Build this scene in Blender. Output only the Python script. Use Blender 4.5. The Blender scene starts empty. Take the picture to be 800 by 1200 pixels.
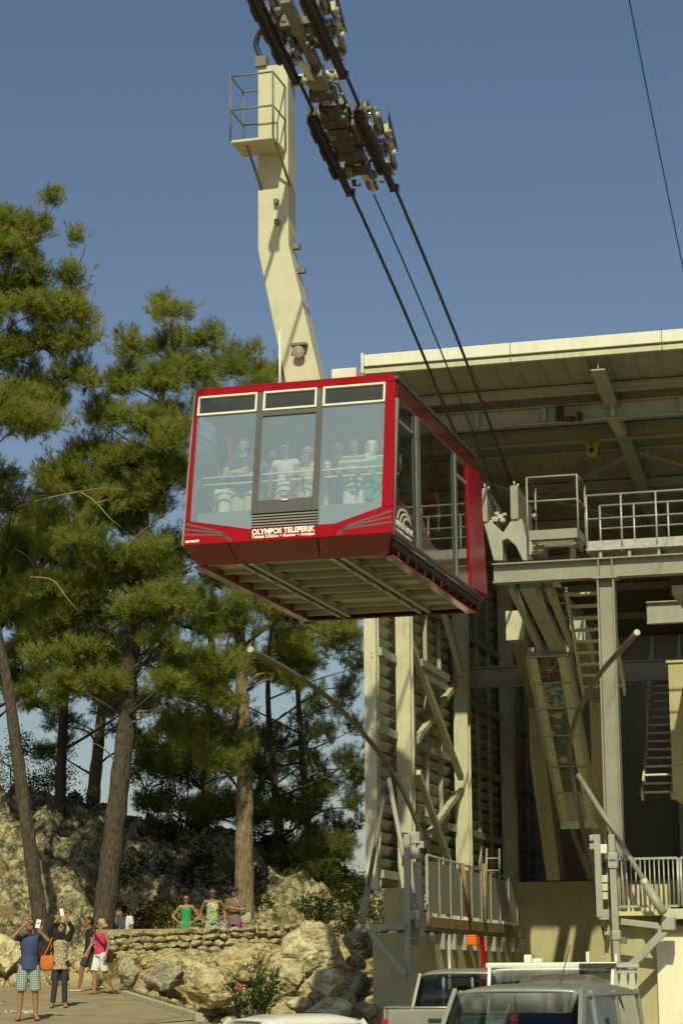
import bpy, bmesh, math, random
import numpy as np
from mathutils import Vector, Matrix, noise
random.seed(7)
scene = bpy.context.scene
COL = scene.collection
R = math.radians

# ------------------------------------------------------------------ camera
FPX, HOR, CAMZ, ROLL = 2540.0, 1140.0, 2.1, 0.0068      # focal length in photo pixels, horizon row, eye height
PITCH = math.atan((HOR - 600) / FPX)
ANG = R(15.3)                                            # the station is turned this far from the view
fwd = Vector((0, math.cos(PITCH), math.sin(PITCH)))
up0 = Vector((0, -math.sin(PITCH), math.cos(PITCH)))
rt0 = Vector((1, 0, 0))
rt = rt0 * math.cos(ROLL) - up0 * math.sin(ROLL)
up = rt0 * math.sin(ROLL) + up0 * math.cos(ROLL)
CAM = Vector((0, 0, CAMZ))
cam_d = bpy.data.cameras.new('camera'); cam = bpy.data.objects.new('camera', cam_d); COL.objects.link(cam)
cam.matrix_world = Matrix(((rt.x, up.x, -fwd.x, CAM.x), (rt.y, up.y, -fwd.y, CAM.y), (rt.z, up.z, -fwd.z, CAM.z), (0, 0, 0, 1)))
cam_d.sensor_fit = 'VERTICAL'; cam_d.sensor_height = 36.0; cam_d.lens = 36.0 * FPX / 1200.0
cam_d.clip_start = 0.1; cam_d.clip_end = 6000
scene.camera = cam

# ------------------------------------------------------------------ sky and sun
AW = Vector((math.cos(ANG), -math.sin(ANG), 0)); AL = Vector((math.sin(ANG), math.cos(ANG), 0))
SUN = (AW * -0.20 + AL * 1.0 + Vector((0, 0, -0.86))).normalized()      # the way sunlight travels
world = bpy.data.worlds.new('World'); scene.world = world; world.use_nodes = True
wn = world.node_tree.nodes; wl = world.node_tree.links
bg = wn['Background']
sky = wn.new('ShaderNodeTexSky'); sky.sky_type = 'NISHITA'; sky.sun_disc = False
sky.sun_elevation = math.asin(-SUN.z); sky.sun_rotation = math.atan2(-SUN.x, -SUN.y)
sky.altitude = 100; sky.air_density = 1.25; sky.dust_density = 1.1; sky.ozone_density = 2.2
hs = wn.new('ShaderNodeHueSaturation'); hs.inputs['Hue'].default_value = 0.505; hs.inputs['Saturation'].default_value = 1.03; hs.inputs['Value'].default_value = 1.0
wl.new(sky.outputs[0], hs.inputs['Color']); wl.new(hs.outputs[0], bg.inputs['Color'])
bg.inputs['Strength'].default_value = 0.067
sun_d = bpy.data.lights.new('sun', 'SUN'); sun_d.energy = 3.9; sun_d.angle = R(0.55); sun_d.color = (1.0, 0.945, 0.63)
sun = bpy.data.objects.new('sun', sun_d); COL.objects.link(sun)
sun.rotation_euler = SUN.to_track_quat('-Z', 'Y').to_euler(); sun.location = (0, -20, 40)
vs = scene.view_settings
vs.view_transform = 'Standard'; vs.look = 'None'; vs.exposure = 0.0; vs.gamma = 1.0; vs.use_curve_mapping = False
scene.render.engine = 'CYCLES'
scene.cycles.use_denoising = True
scene.cycles.max_bounces = 8; scene.cycles.transparent_max_bounces = 24
scene.cycles.caustics_reflective = False; scene.cycles.caustics_refractive = False

# ------------------------------------------------------------------ measuring helpers (photo pixel + distance -> place)
def ray(u, v): return fwd + rt * ((u - 400) / FPX) + up * ((600 - v) / FPX)
def at(u, v, Y):
    r = ray(u, v); return CAM + r * (Y / r.y)
# station frame: x to the right along the front, y back into the station, z up
SO = AW * -9.0 + AL * 44.0
def sl(u, v, y):
    r = ray(u, v); t = (44.0 + y - CAM.dot(AL)) / r.dot(AL); p = CAM + r * t
    return Vector((p.dot(AW) + 9.0, y, p.z))
def sw(u, v, x):
    r = ray(u, v); t = (x - 9.0 - CAM.dot(AW)) / r.dot(AW); p = CAM + r * t
    return Vector((x, p.dot(AL) - 44.0, p.z))

# ------------------------------------------------------------------ materials
MATS = {}
def pbr(name, col, rough=0.5, metal=0.0, var=0.12, scale=2.5, bump=0.0, bscale=30.0, streak=0.0, scol=None, coat=0.0, detail=4.0, dist=0.02, coords='pos', stretch=None):
    m = bpy.data.materials.new(name); m.use_nodes = True
    n = m.node_tree.nodes; l = m.node_tree.links; b = n['Principled BSDF']
    b.inputs['Roughness'].default_value = rough; b.inputs['Metallic'].default_value = metal
    if coat: b.inputs['Coat Weight'].default_value = coat; b.inputs['Coat Roughness'].default_value = 0.06
    if coords == 'pos': g = n.new('ShaderNodeNewGeometry'); P = g.outputs['Position']
    else: g = n.new('ShaderNodeTexCoord'); P = g.outputs['Object']
    nz = n.new('ShaderNodeTexNoise'); nz.inputs['Scale'].default_value = scale; nz.inputs['Detail'].default_value = detail
    l.new(P, nz.inputs['Vector'])
    mx = n.new('ShaderNodeMix'); mx.data_type = 'RGBA'
    c = Vector(col[:3])
    mx.inputs[6].default_value = (*(c * (1 - var)), 1); mx.inputs[7].default_value = (*[min(1, q) for q in c * (1 + var)], 1)
    mr = n.new('ShaderNodeMapRange'); mr.inputs[1].default_value = 0.3; mr.inputs[2].default_value = 0.7
    l.new(nz.outputs['Fac'], mr.inputs[0]); l.new(mr.outputs[0], mx.inputs[0])
    out = mx.outputs[2]
    if streak:
        mp = n.new('ShaderNodeMapping'); mp.inputs['Scale'].default_value = (7, 7, 0.7); l.new(P, mp.inputs['Vector'])
        n2 = n.new('ShaderNodeTexNoise'); n2.inputs['Scale'].default_value = 1.6; n2.inputs['Detail'].default_value = 6; l.new(mp.outputs[0], n2.inputs['Vector'])
        r2 = n.new('ShaderNodeMapRange'); r2.inputs[1].default_value = 0.52; r2.inputs[2].default_value = 0.78; r2.inputs[4].default_value = streak; l.new(n2.outputs['Fac'], r2.inputs[0])
        m2 = n.new('ShaderNodeMix'); m2.data_type = 'RGBA'; sc = scol or tuple(c * 0.35)
        m2.inputs[7].default_value = (*sc[:3], 1); l.new(r2.outputs[0], m2.inputs[0]); l.new(out, m2.inputs[6]); out = m2.outputs[2]
    l.new(out, b.inputs['Base Color'])
    if bump:
        n3 = n.new('ShaderNodeTexNoise'); n3.inputs['Scale'].default_value = bscale; n3.inputs['Detail'].default_value = 6
        if stretch:
            ms = n.new('ShaderNodeMapping'); ms.inputs['Scale'].default_value = stretch; l.new(P, ms.inputs['Vector']); l.new(ms.outputs[0], n3.inputs['Vector'])
        else: l.new(P, n3.inputs['Vector'])
        bp = n.new('ShaderNodeBump'); bp.inputs['Strength'].default_value = bump; bp.inputs['Distance'].default_value = dist
        l.new(n3.outputs['Fac'], bp.inputs['Height']); l.new(bp.outputs[0], b.inputs['Normal'])
    if rough > 0.2 and not coat:
        rr = n.new('ShaderNodeMapRange'); rr.inputs[3].default_value = max(0.05, rough - 0.1); rr.inputs[4].default_value = min(1, rough + 0.12)
        l.new(nz.outputs['Fac'], rr.inputs[0]); l.new(rr.outputs[0], b.inputs['Roughness'])
    if name == 'red_paint': b.inputs['Specular IOR Level'].default_value = 0.28
    MATS[name] = m
    return m
def glass(name, tint, refl, gl=(0.9, 0.95, 1.0), rough=0.0, haze=0.0):
    m = bpy.data.materials.new(name); m.use_nodes = True
    n = m.node_tree.nodes; l = m.node_tree.links; n.remove(n['Principled BSDF'])
    t = n.new('ShaderNodeBsdfTransparent'); t.inputs[0].default_value = (*tint, 1)
    g = n.new('ShaderNodeBsdfGlossy'); g.inputs['Color'].default_value = (*gl, 1); g.inputs['Roughness'].default_value = rough
    f = n.new('ShaderNodeFresnel'); f.inputs['IOR'].default_value = 1.5
    a = n.new('ShaderNodeMath'); a.operation = 'MULTIPLY_ADD'; a.inputs[1].default_value = 1.0; a.inputs[2].default_value = refl; a.use_clamp = True
    l.new(f.outputs[0], a.inputs[0])
    ge = n.new('ShaderNodeNewGeometry'); iv = n.new('ShaderNodeMath'); iv.operation = 'SUBTRACT'; iv.inputs[0].default_value = 1.0; l.new(ge.outputs['Backfacing'], iv.inputs[1])
    mu = n.new('ShaderNodeMath'); mu.operation = 'MULTIPLY'; l.new(a.outputs[0], mu.inputs[0]); l.new(iv.outputs[0], mu.inputs[1])   # only the outer face mirrors
    x = n.new('ShaderNodeMixShader'); l.new(mu.outputs[0], x.inputs[0]); l.new(t.outputs[0], x.inputs[1]); l.new(g.outputs[0], x.inputs[2])
    o = x.outputs[0]
    if haze:                                             # pale bluish haze painted over the outer face to brighten the pane
        d = n.new('ShaderNodeBsdfDiffuse'); d.inputs[0].default_value = (0.58, 0.76, 0.86, 1)
        x2 = n.new('ShaderNodeMixShader'); dm = n.new('ShaderNodeMath'); dm.operation = 'MULTIPLY'; dm.inputs[0].default_value = haze; l.new(iv.outputs[0], dm.inputs[1]); l.new(dm.outputs[0], x2.inputs[0]); l.new(o, x2.inputs[1]); l.new(d.outputs[0], x2.inputs[2]); o = x2.outputs[0]
    l.new(o, n['Material Output'].inputs[0])
    MATS[name] = m; return m
M = MATS
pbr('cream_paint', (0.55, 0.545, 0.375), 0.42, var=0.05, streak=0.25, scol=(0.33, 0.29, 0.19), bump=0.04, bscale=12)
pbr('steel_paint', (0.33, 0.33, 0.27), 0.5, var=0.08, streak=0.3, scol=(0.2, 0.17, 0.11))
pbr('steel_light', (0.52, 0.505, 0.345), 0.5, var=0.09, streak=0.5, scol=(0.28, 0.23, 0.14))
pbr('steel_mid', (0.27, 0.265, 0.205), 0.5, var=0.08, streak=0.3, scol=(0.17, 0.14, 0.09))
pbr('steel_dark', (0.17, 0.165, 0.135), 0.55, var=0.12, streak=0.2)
pbr('galvanised', (0.40, 0.40, 0.35), 0.42, metal=0.35, var=0.14, scale=9)
pbr('louver_grey', (0.40, 0.385, 0.27), 0.55, var=0.1, streak=0.35)
pbr('pole_dark', (0.13, 0.115, 0.085), 0.45, var=0.2, streak=0.3)
pbr('ceiling_board', (0.42, 0.40, 0.34), 0.8, var=0.1)
pbr('deadwood', (0.20, 0.16, 0.105), 0.9, var=0.2, scale=6)
pbr('roof_sheet', (0.31, 0.295, 0.22), 0.6, var=0.12, streak=0.2)
pbr('fascia_white', (0.70, 0.70, 0.58), 0.45, var=0.04, streak=0.12)
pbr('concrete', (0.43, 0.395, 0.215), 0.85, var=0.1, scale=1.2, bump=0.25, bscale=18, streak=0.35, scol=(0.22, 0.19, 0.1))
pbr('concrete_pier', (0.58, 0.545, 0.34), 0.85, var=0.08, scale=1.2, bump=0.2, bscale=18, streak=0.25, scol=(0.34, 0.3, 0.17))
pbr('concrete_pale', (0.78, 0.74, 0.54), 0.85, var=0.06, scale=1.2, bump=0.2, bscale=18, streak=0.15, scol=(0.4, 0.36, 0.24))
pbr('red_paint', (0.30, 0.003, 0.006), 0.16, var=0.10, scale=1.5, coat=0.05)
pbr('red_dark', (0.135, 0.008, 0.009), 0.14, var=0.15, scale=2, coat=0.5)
pbr('trim_dark', (0.065, 0.065, 0.06), 0.5, var=0.12)
pbr('trim_grey', (0.20, 0.20, 0.185), 0.42, var=0.1)
pbr('frame_white', (0.72, 0.70, 0.58), 0.4, var=0.05)
pbr('rubber', (0.022, 0.022, 0.022), 0.6, var=0.2)
pbr('under_panel', (0.19, 0.185, 0.13), 0.6, var=0.14, streak=0.25)
pbr('under_beam', (0.32, 0.31, 0.22), 0.5, var=0.08)
pbr('machine_dark', (0.065, 0.058, 0.05), 0.5, metal=0.2, var=0.35, scale=8)
pbr('machine_grey', (0.17, 0.168, 0.14), 0.5, var=0.25, scale=6, streak=0.5, scol=(0.10, 0.08, 0.05))
pbr('rope_steel', (0.055, 0.052, 0.05), 0.5, metal=0.5, var=0.2, scale=60)
pbr('wheel_steel', (0.42, 0.41, 0.37), 0.32, metal=0.7, var=0.2, scale=10)
pbr('wood_board', (0.27, 0.185, 0.085), 0.75, var=0.25, scale=6, streak=0.3)
pbr('board_pale', (0.60, 0.53, 0.30), 0.75, var=0.12, scale=5, streak=0.35, scol=(0.36, 0.28, 0.12))
pbr('lettering_white', (0.85, 0.84, 0.78), 0.5, var=0.02)
pbr('orange_plastic', (0.75, 0.16, 0.01), 0.35, var=0.1)
pbr('yellow_paint', (0.42, 0.25, 0.02), 0.45, var=0.15)
pbr('interior_grey', (0.18, 0.185, 0.18), 0.8, var=0.1)
pbr('interior_dark', (0.05, 0.05, 0.047), 0.85, var=0.15)
glass('cabin_glass', (0.95, 0.98, 0.97), 0.19, haze=0.21)
glass('vent_glass', (0.8, 0.78, 0.72), 0.0, gl=(0.55, 0.5, 0.45), haze=0.06)
glass('side_glass', (0.72, 0.74, 0.72), 0.05)
glass('car_glass', (0.62, 0.68, 0.66), 0.03)
glass('booth_glass', (0.3, 0.35, 0.36), 0.12)

# ------------------------------------------------------------------ object helpers
def tag(o, label=None, cat=None, group=None, kind=None):
    if label: o['label'] = label
    if cat: o['category'] = cat
    if group: o['group'] = group
    if kind: o['kind'] = kind
    return o
def empty(name, loc=(0, 0, 0), rotz=0.0, label=None, cat=None, group=None):
    o = bpy.data.objects.new(name, None); o.empty_display_size = 0.2; COL.objects.link(o)
    o.location = loc; o.rotation_euler = (0, 0, rotz)
    return tag(o, label, cat, group)
def link_mesh(name, me, mat, parent=None):
    o = bpy.data.objects.new(name, me); COL.objects.link(o)
    if mat is not None and not me.materials: me.materials.append(M[mat] if isinstance(mat, str) else mat)
    if parent is not None: o.parent = parent
    return o
def basis(d, upv=Vector((0, 0, 1))):
    d = d.normalized()
    if abs(d.dot(upv)) > 0.99: upv = Vector((0, 1, 0))
    s = d.cross(upv).normalized(); u = s.cross(d).normalized()
    return d, s, u
class MB:
    def __init__(self): self.v = []; self.f = []; self.sm = []
    def add(self, vs_, fs, smooth=False):
        k = len(self.v); self.v += [Vector(q) for q in vs_]
        self.f += [tuple(k + i for i in f) for f in fs]; self.sm += [smooth] * len(fs); return self
    def box(self, x0, x1, y0, y1, z0, z1):
        return self.add([(x0, y0, z0), (x1, y0, z0), (x1, y1, z0), (x0, y1, z0), (x0, y0, z1), (x1, y0, z1), (x1, y1, z1), (x0, y1, z1)],
                        [(0, 3, 2, 1), (4, 5, 6, 7), (0, 1, 5, 4), (1, 2, 6, 5), (2, 3, 7, 6), (3, 0, 4, 7)])
    def section(self, p0, p1, poly, upv=Vector((0, 0, 1))):
        p0 = Vector(p0); p1 = Vector(p1); d, s, u = basis(p1 - p0, Vector(upv)); n = len(poly)
        vs_ = [p0 + s * a + u * b for a, b in poly] + [p1 + s * a + u * b for a, b in poly]
        fs = [(i, (i + 1) % n, n + (i + 1) % n, n + i) for i in range(n)] + [tuple(range(n - 1, -1, -1)), tuple(range(n, 2 * n))]
        return self.add(vs_, fs)
    def beam(self, p0, p1, w, h, upv=(0, 0, 1)):
        w /= 2; h /= 2; return self.section(p0, p1, [(-w, -h), (w, -h), (w, h), (-w, h)], Vector(upv))
    def ibeam(self, p0, p1, w, h, t=0.025, tw=0.015, upv=(0, 0, 1)):
        a = w / 2; b = h / 2; c = tw / 2
        return self.section(p0, p1, [(-a, -b), (a, -b), (a, -b + t), (c, -b + t), (c, b - t), (a, b - t), (a, b), (-a, b), (-a, b - t), (-c, b - t), (-c, -b + t), (-a, -b + t)], Vector(upv))
    def tube(self, pts, r, seg=8, cap=True):
        pts = [Vector(p) for p in pts]; n = len(pts); rs = r if isinstance(r, (list, tuple)) else [r] * n
        vs_ = []; ref = None
        for i, p in enumerate(pts):
            d = (pts[min(i + 1, n - 1)] - pts[max(i - 1, 0)])
            if ref is None: d, s, u = basis(d)
            else:
                d = d.normalized(); s = (ref - d * ref.dot(d)).normalized(); u = s.cross(d)
            ref = s
            for k in range(seg):
                a = 2 * math.pi * k / seg; vs_.append(p + (s * math.cos(a) + u * math.sin(a)) * rs[i])
        fs = [(i * seg + k, i * seg + (k + 1) % seg, (i + 1) * seg + (k + 1) % seg, (i + 1) * seg + k) for i in range(n - 1) for k in range(seg)]
        self.add(vs_, fs, True)
        if cap:
            k0 = len(self.v) - len(vs_)
            self.f.append(tuple(k0 + k for k in range(seg - 1, -1, -1))); self.sm.append(False)
            self.f.append(tuple(k0 + (n - 1) * seg + k for k in range(seg))); self.sm.append(False)
        return self
    def prism(self, poly, axis_pt):
        """poly: list of 3D points; axis_pt: extrusion vector"""
        n = len(poly); e = Vector(axis_pt); P = [Vector(p) for p in poly]
        return self.add(P + [p + e for p in P], [(i, (i + 1) % n, n + (i + 1) % n, n + i) for i in range(n)] + [tuple(range(n - 1, -1, -1)), tuple(range(n, 2 * n))])
    def lathe(self, c, axis, prof, seg=20):
        """prof: (distance along axis, radius) pairs"""
        d, s, u = basis(Vector(axis)); c = Vector(c); vs_ = []
        for t, r in prof:
            for k in range(seg):
                a = 2 * math.pi * k / seg; vs_.append(c + d * t + (s * math.cos(a) + u * math.sin(a)) * r)
        m = len(prof)
        fs = [(i * seg + k, i * seg + (k + 1) % seg, (i + 1) * seg + (k + 1) % seg, (i + 1) * seg + k) for i in range(m - 1) for k in range(seg)]
        fs += [tuple(range(seg - 1, -1, -1)), tuple((m - 1) * seg + k for k in range(seg))]
        return self.add(vs_, fs)
    def mesh(self, name):
        me = bpy.data.meshes.new(name); me.from_pydata([tuple(q) for q in self.v], [], self.f)
        bm = bmesh.new(); bm.from_mesh(me); bmesh.ops.recalc_face_normals(bm, faces=bm.faces); bm.to_mesh(me); bm.free()
        if any(self.sm): me.polygons.foreach_set('use_smooth', self.sm)
        return me
    def build(self, name, mat, parent=None, bevel=0.0):
        o = link_mesh(name, self.mesh(name), mat, parent)
        if bevel:
            b = o.modifiers.new('bevel', 'BEVEL'); b.width = bevel; b.segments = 2; b.limit_method = 'ANGLE'; b.angle_limit = R(40)
        return o
def smooth_curve(pts, n=8):
    """Catmull-Rom through the points"""
    P = [Vector(p) for p in pts]; P = [P[0] * 2 - P[1]] + P + [P[-1] * 2 - P[-2]]; out = []
    for i in range(1, len(P) - 2):
        a, b, c, d = P[i - 1:i + 3]
        for k in range(n):
            t = k / n
            out.append(0.5 * ((2 * b) + (c - a) * t + (2 * a - 5 * b + 4 * c - d) * t * t + (3 * b - a - 3 * c + d) * t ** 3))
    out.append(P[-2]); return out
def text_mesh(body, size, bold=0.0, spacing=1.0):
    cu = bpy.data.curves.new('lettering', 'FONT'); cu.body = body; cu.size = size; cu.extrude = 0.004; cu.offset = bold; cu.space_character = spacing
    cu.align_x = 'LEFT'; cu.resolution_u = 3
    o = bpy.data.objects.new('lettering', cu); COL.objects.link(o)
    bpy.context.view_layer.update()
    me = bpy.data.meshes.new_from_object(o.evaluated_get(bpy.context.evaluated_depsgraph_get()))
    bpy.data.objects.remove(o); bpy.data.curves.remove(cu); me.name = 'lettering'; return me

# ------------------------------------------------------------------ the cable car (cabin, hanger and carriage move as one)
CO = Vector((0.056, 34.366, 8.372))
car = empty('cable_car', CO, 0, 'red and glass cable car cabin hanging from a cream arm, full of passengers', 'cable car')
car.rotation_euler = Matrix.Rotation(-0.2706, 3, 'Z').to_4x4().to_euler()
car.rotation_euler.x = 0.0105
CARM = Matrix.Translation(CO) @ car.rotation_euler.to_matrix().to_4x4(); CARI = CARM.inverted()
def cl(u, v, y):
    o = CARI @ CAM; d = CARI.to_3x3() @ ray(u, v); t = (y - o.y) / d.y; return o + d * t
SLOPE = 0.1844
NF = Vector((0, -1, SLOPE)).normalized()
def fp(x, z, off=0.0, rear=False):
    p = Vector((x, -3.255 + SLOPE * z, z)) + NF * off
    if rear: p.y = -p.y
    return p
def fpoly(mb, poly, d0, d1, rear=False):
    P = [fp(x, z, d0, rear) for x, z in poly]; n = NF.copy()
    if rear: n.y = -n.y
    return mb.prism(P, n * (d1 - d0))
def frect(mb, x0, x1, z0, z1, d0, d1, rear=False): return fpoly(mb, [(x0, z0), (x1, z0), (x1, z1), (x0, z1)], d0, d1, rear)
for rear in (False, True):
    mb = MB()
    fpoly(mb, [(-1.575, 2.385), (1.575, 2.385), (1.56, 2.49), (-1.56, 2.49)], -0.10, 0.0, rear)
    fpoly(mb, [(-1.60, 0.375), (-1.525, 0.38), (-1.525, 2.385), (-1.575, 2.385)], -0.10, 0.0, rear)
    fpoly(mb, [(1.425, 0.415), (1.60, 0.40), (1.575, 2.385), (1.425, 2.385)], -0.10, 0.0, rear)
    fpoly(mb, [(-1.60, 0.0), (-0.56, 0.0), (-0.56, 0.195), (-1.525, 0.38), (-1.60, 0.375)], -0.10, 0.0, rear)
    fpoly(mb, [(-0.56, 0.0), (0.73, 0.0), (0.73, 0.20), (-0.56, 0.195)], -0.10, 0.0, rear)
    fpoly(mb, [(0.73, 0.0), (1.60, 0.0), (1.60, 0.40), (1.425, 0.415), (0.73, 0.20)], -0.10, 0.0, rear)
    ff = mb.build('front_frame' if not rear else 'rear_frame', 'red_paint', car, 0.012)
    # big panes either side of the dark middle frame
    fpoly(MB(), [(-1.525, 0.38), (-0.56, 0.195), (-0.575, 2.06), (-1.525, 2.06)], -0.045, -0.03, rear).build('window_pane', 'cabin_glass', car)
    fpoly(MB(), [(0.46, 0.20), (0.73, 0.20), (1.425, 0.415), (1.425, 2.07), (0.46, 2.07)], -0.045, -0.03, rear).build('window_pane', 'cabin_glass', car)
    mb = MB()
    for a in ((-0.575, -0.48, 0.43, 2.385), (0.365, 0.46, 0.43, 2.385), (-0.48, 0.365, 1.985, 2.065), (-0.48, 0.365, 0.43, 0.635)): frect(mb, *a, -0.06, -0.008, rear)
    df = mb.build('door_frame', 'trim_dark', car, 0.006)
    frect(MB(), -0.48, 0.365, 0.635, 1.985, -0.05, -0.035, rear).build('door_pane', 'cabin_glass', df)
    frect(MB(), -0.10, 0.0, 0.605, 0.625, -0.008, 0.02, rear).build('door_handle', 'frame_white', df)
    gr = frect(MB(), -0.56, 0.46, 0.195, 0.43, -0.07, -0.05, rear).build('grille', 'rubber', car)
    for k in range(5): frect(MB(), -0.555, 0.455, 0.212 + k * 0.044, 0.233 + k * 0.044, -0.05, -0.012, rear).build('slat', 'trim_grey', gr)
    for x0, x1 in ((-1.525, -0.575), (-0.48, 0.365), (0.46, 1.425)):
        mb = MB(); t = 0.032
        frect(mb, x0, x1, 2.07, 2.07 + t, -0.05, 0.004, rear); frect(mb, x0, x1, 2.385 - t, 2.385, -0.05, 0.004, rear)
        frect(mb, x0, x0 + t, 2.07 + t, 2.385 - t, -0.05, 0.004, rear); frect(mb, x1 - t, x1, 2.07 + t, 2.385 - t, -0.05, 0.004, rear)
        vw = mb.build('vent_window', 'frame_white', car, 0.004)
        frect(MB(), x0 + t, x1 - t, 2.07 + t, 2.385 - t, -0.04, -0.03, rear).build('pane', 'vent_glass', vw)
    # dark swoosh stripes at both lower corners
    for sgn in (-1, 1):
        for k in range(3):
            z1 = 0.335 - k * 0.085; xi = 0.90 - k * 0.045 if sgn > 0 else -0.98 + k * 0.045; xo = 1.585 * sgn
            zi = 0.155 - k * 0.035 if sgn > 0 else 0.175 - k * 0.035
            cpts = [(xo, z1), (xi + 0.12 * sgn, zi + 0.02), (xi, zi - 0.03), (xi - 0.03 * sgn, zi - 0.09)]
            pp = smooth_curve([fp(x, max(0.01, z), 0.0, rear) for x, z in cpts], 6)
            mb = MB(); n = NF.copy(); n.y *= -1 if rear else 1
            for i in range(len(pp) - 1):
                d = (pp[i + 1] - pp[i]).normalized(); s = d.cross(n) * 0.013; e = d * 0.001
                mb.prism([pp[i] - s - n * .01, pp[i + 1] + e - s - n * .01, pp[i + 1] + e + s - n * .01, pp[i] + s - n * .01], n * 0.0125)
            mb.build('stripe', 'trim_dark', ff)
def front_text(body, x, z, width, size, bold, parent, name='lettering'):
    me = text_mesh(body, size, bold); o = link_mesh(name, me, 'lettering_white', parent)
    w_ = max(v.co.x for v in me.vertices) - min(v.co.x for v in me.vertices)
    k = width / w_
    for v in me.vertices: v.co.x *= k
    o.matrix_local = Matrix.Translation(fp(x, z, 0.006)) @ Matrix(((1, 0, 0), (0, SLOPE * 0.98, -0.98), (0, 0.98, SLOPE * 0.98))).to_4x4()
    return o
fpart = [o for o in car.children if o.name.startswith('front_frame')][0]
for s_ in (-1,): fpoly(MB(), [(-1.632, 0.0), (-1.603, 0.0), (-1.575, 2.47), (-1.600, 2.47)], -0.10, -0.01).build('edge_trim', 'trim_grey', car)
front_text('OLYMPOS TELEFERIK', -0.535, 0.098, 0.97, 0.118, 0.0045, fpart)
front_text('Tahtalı 2365m • Kemer • Antalya', -0.535, 0.040, 0.97, 0.062, 0.002, fpart)
front_text('GANGLOFF', -1.57, 0.035, 0.22, 0.05, 0.002, fpart)

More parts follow.
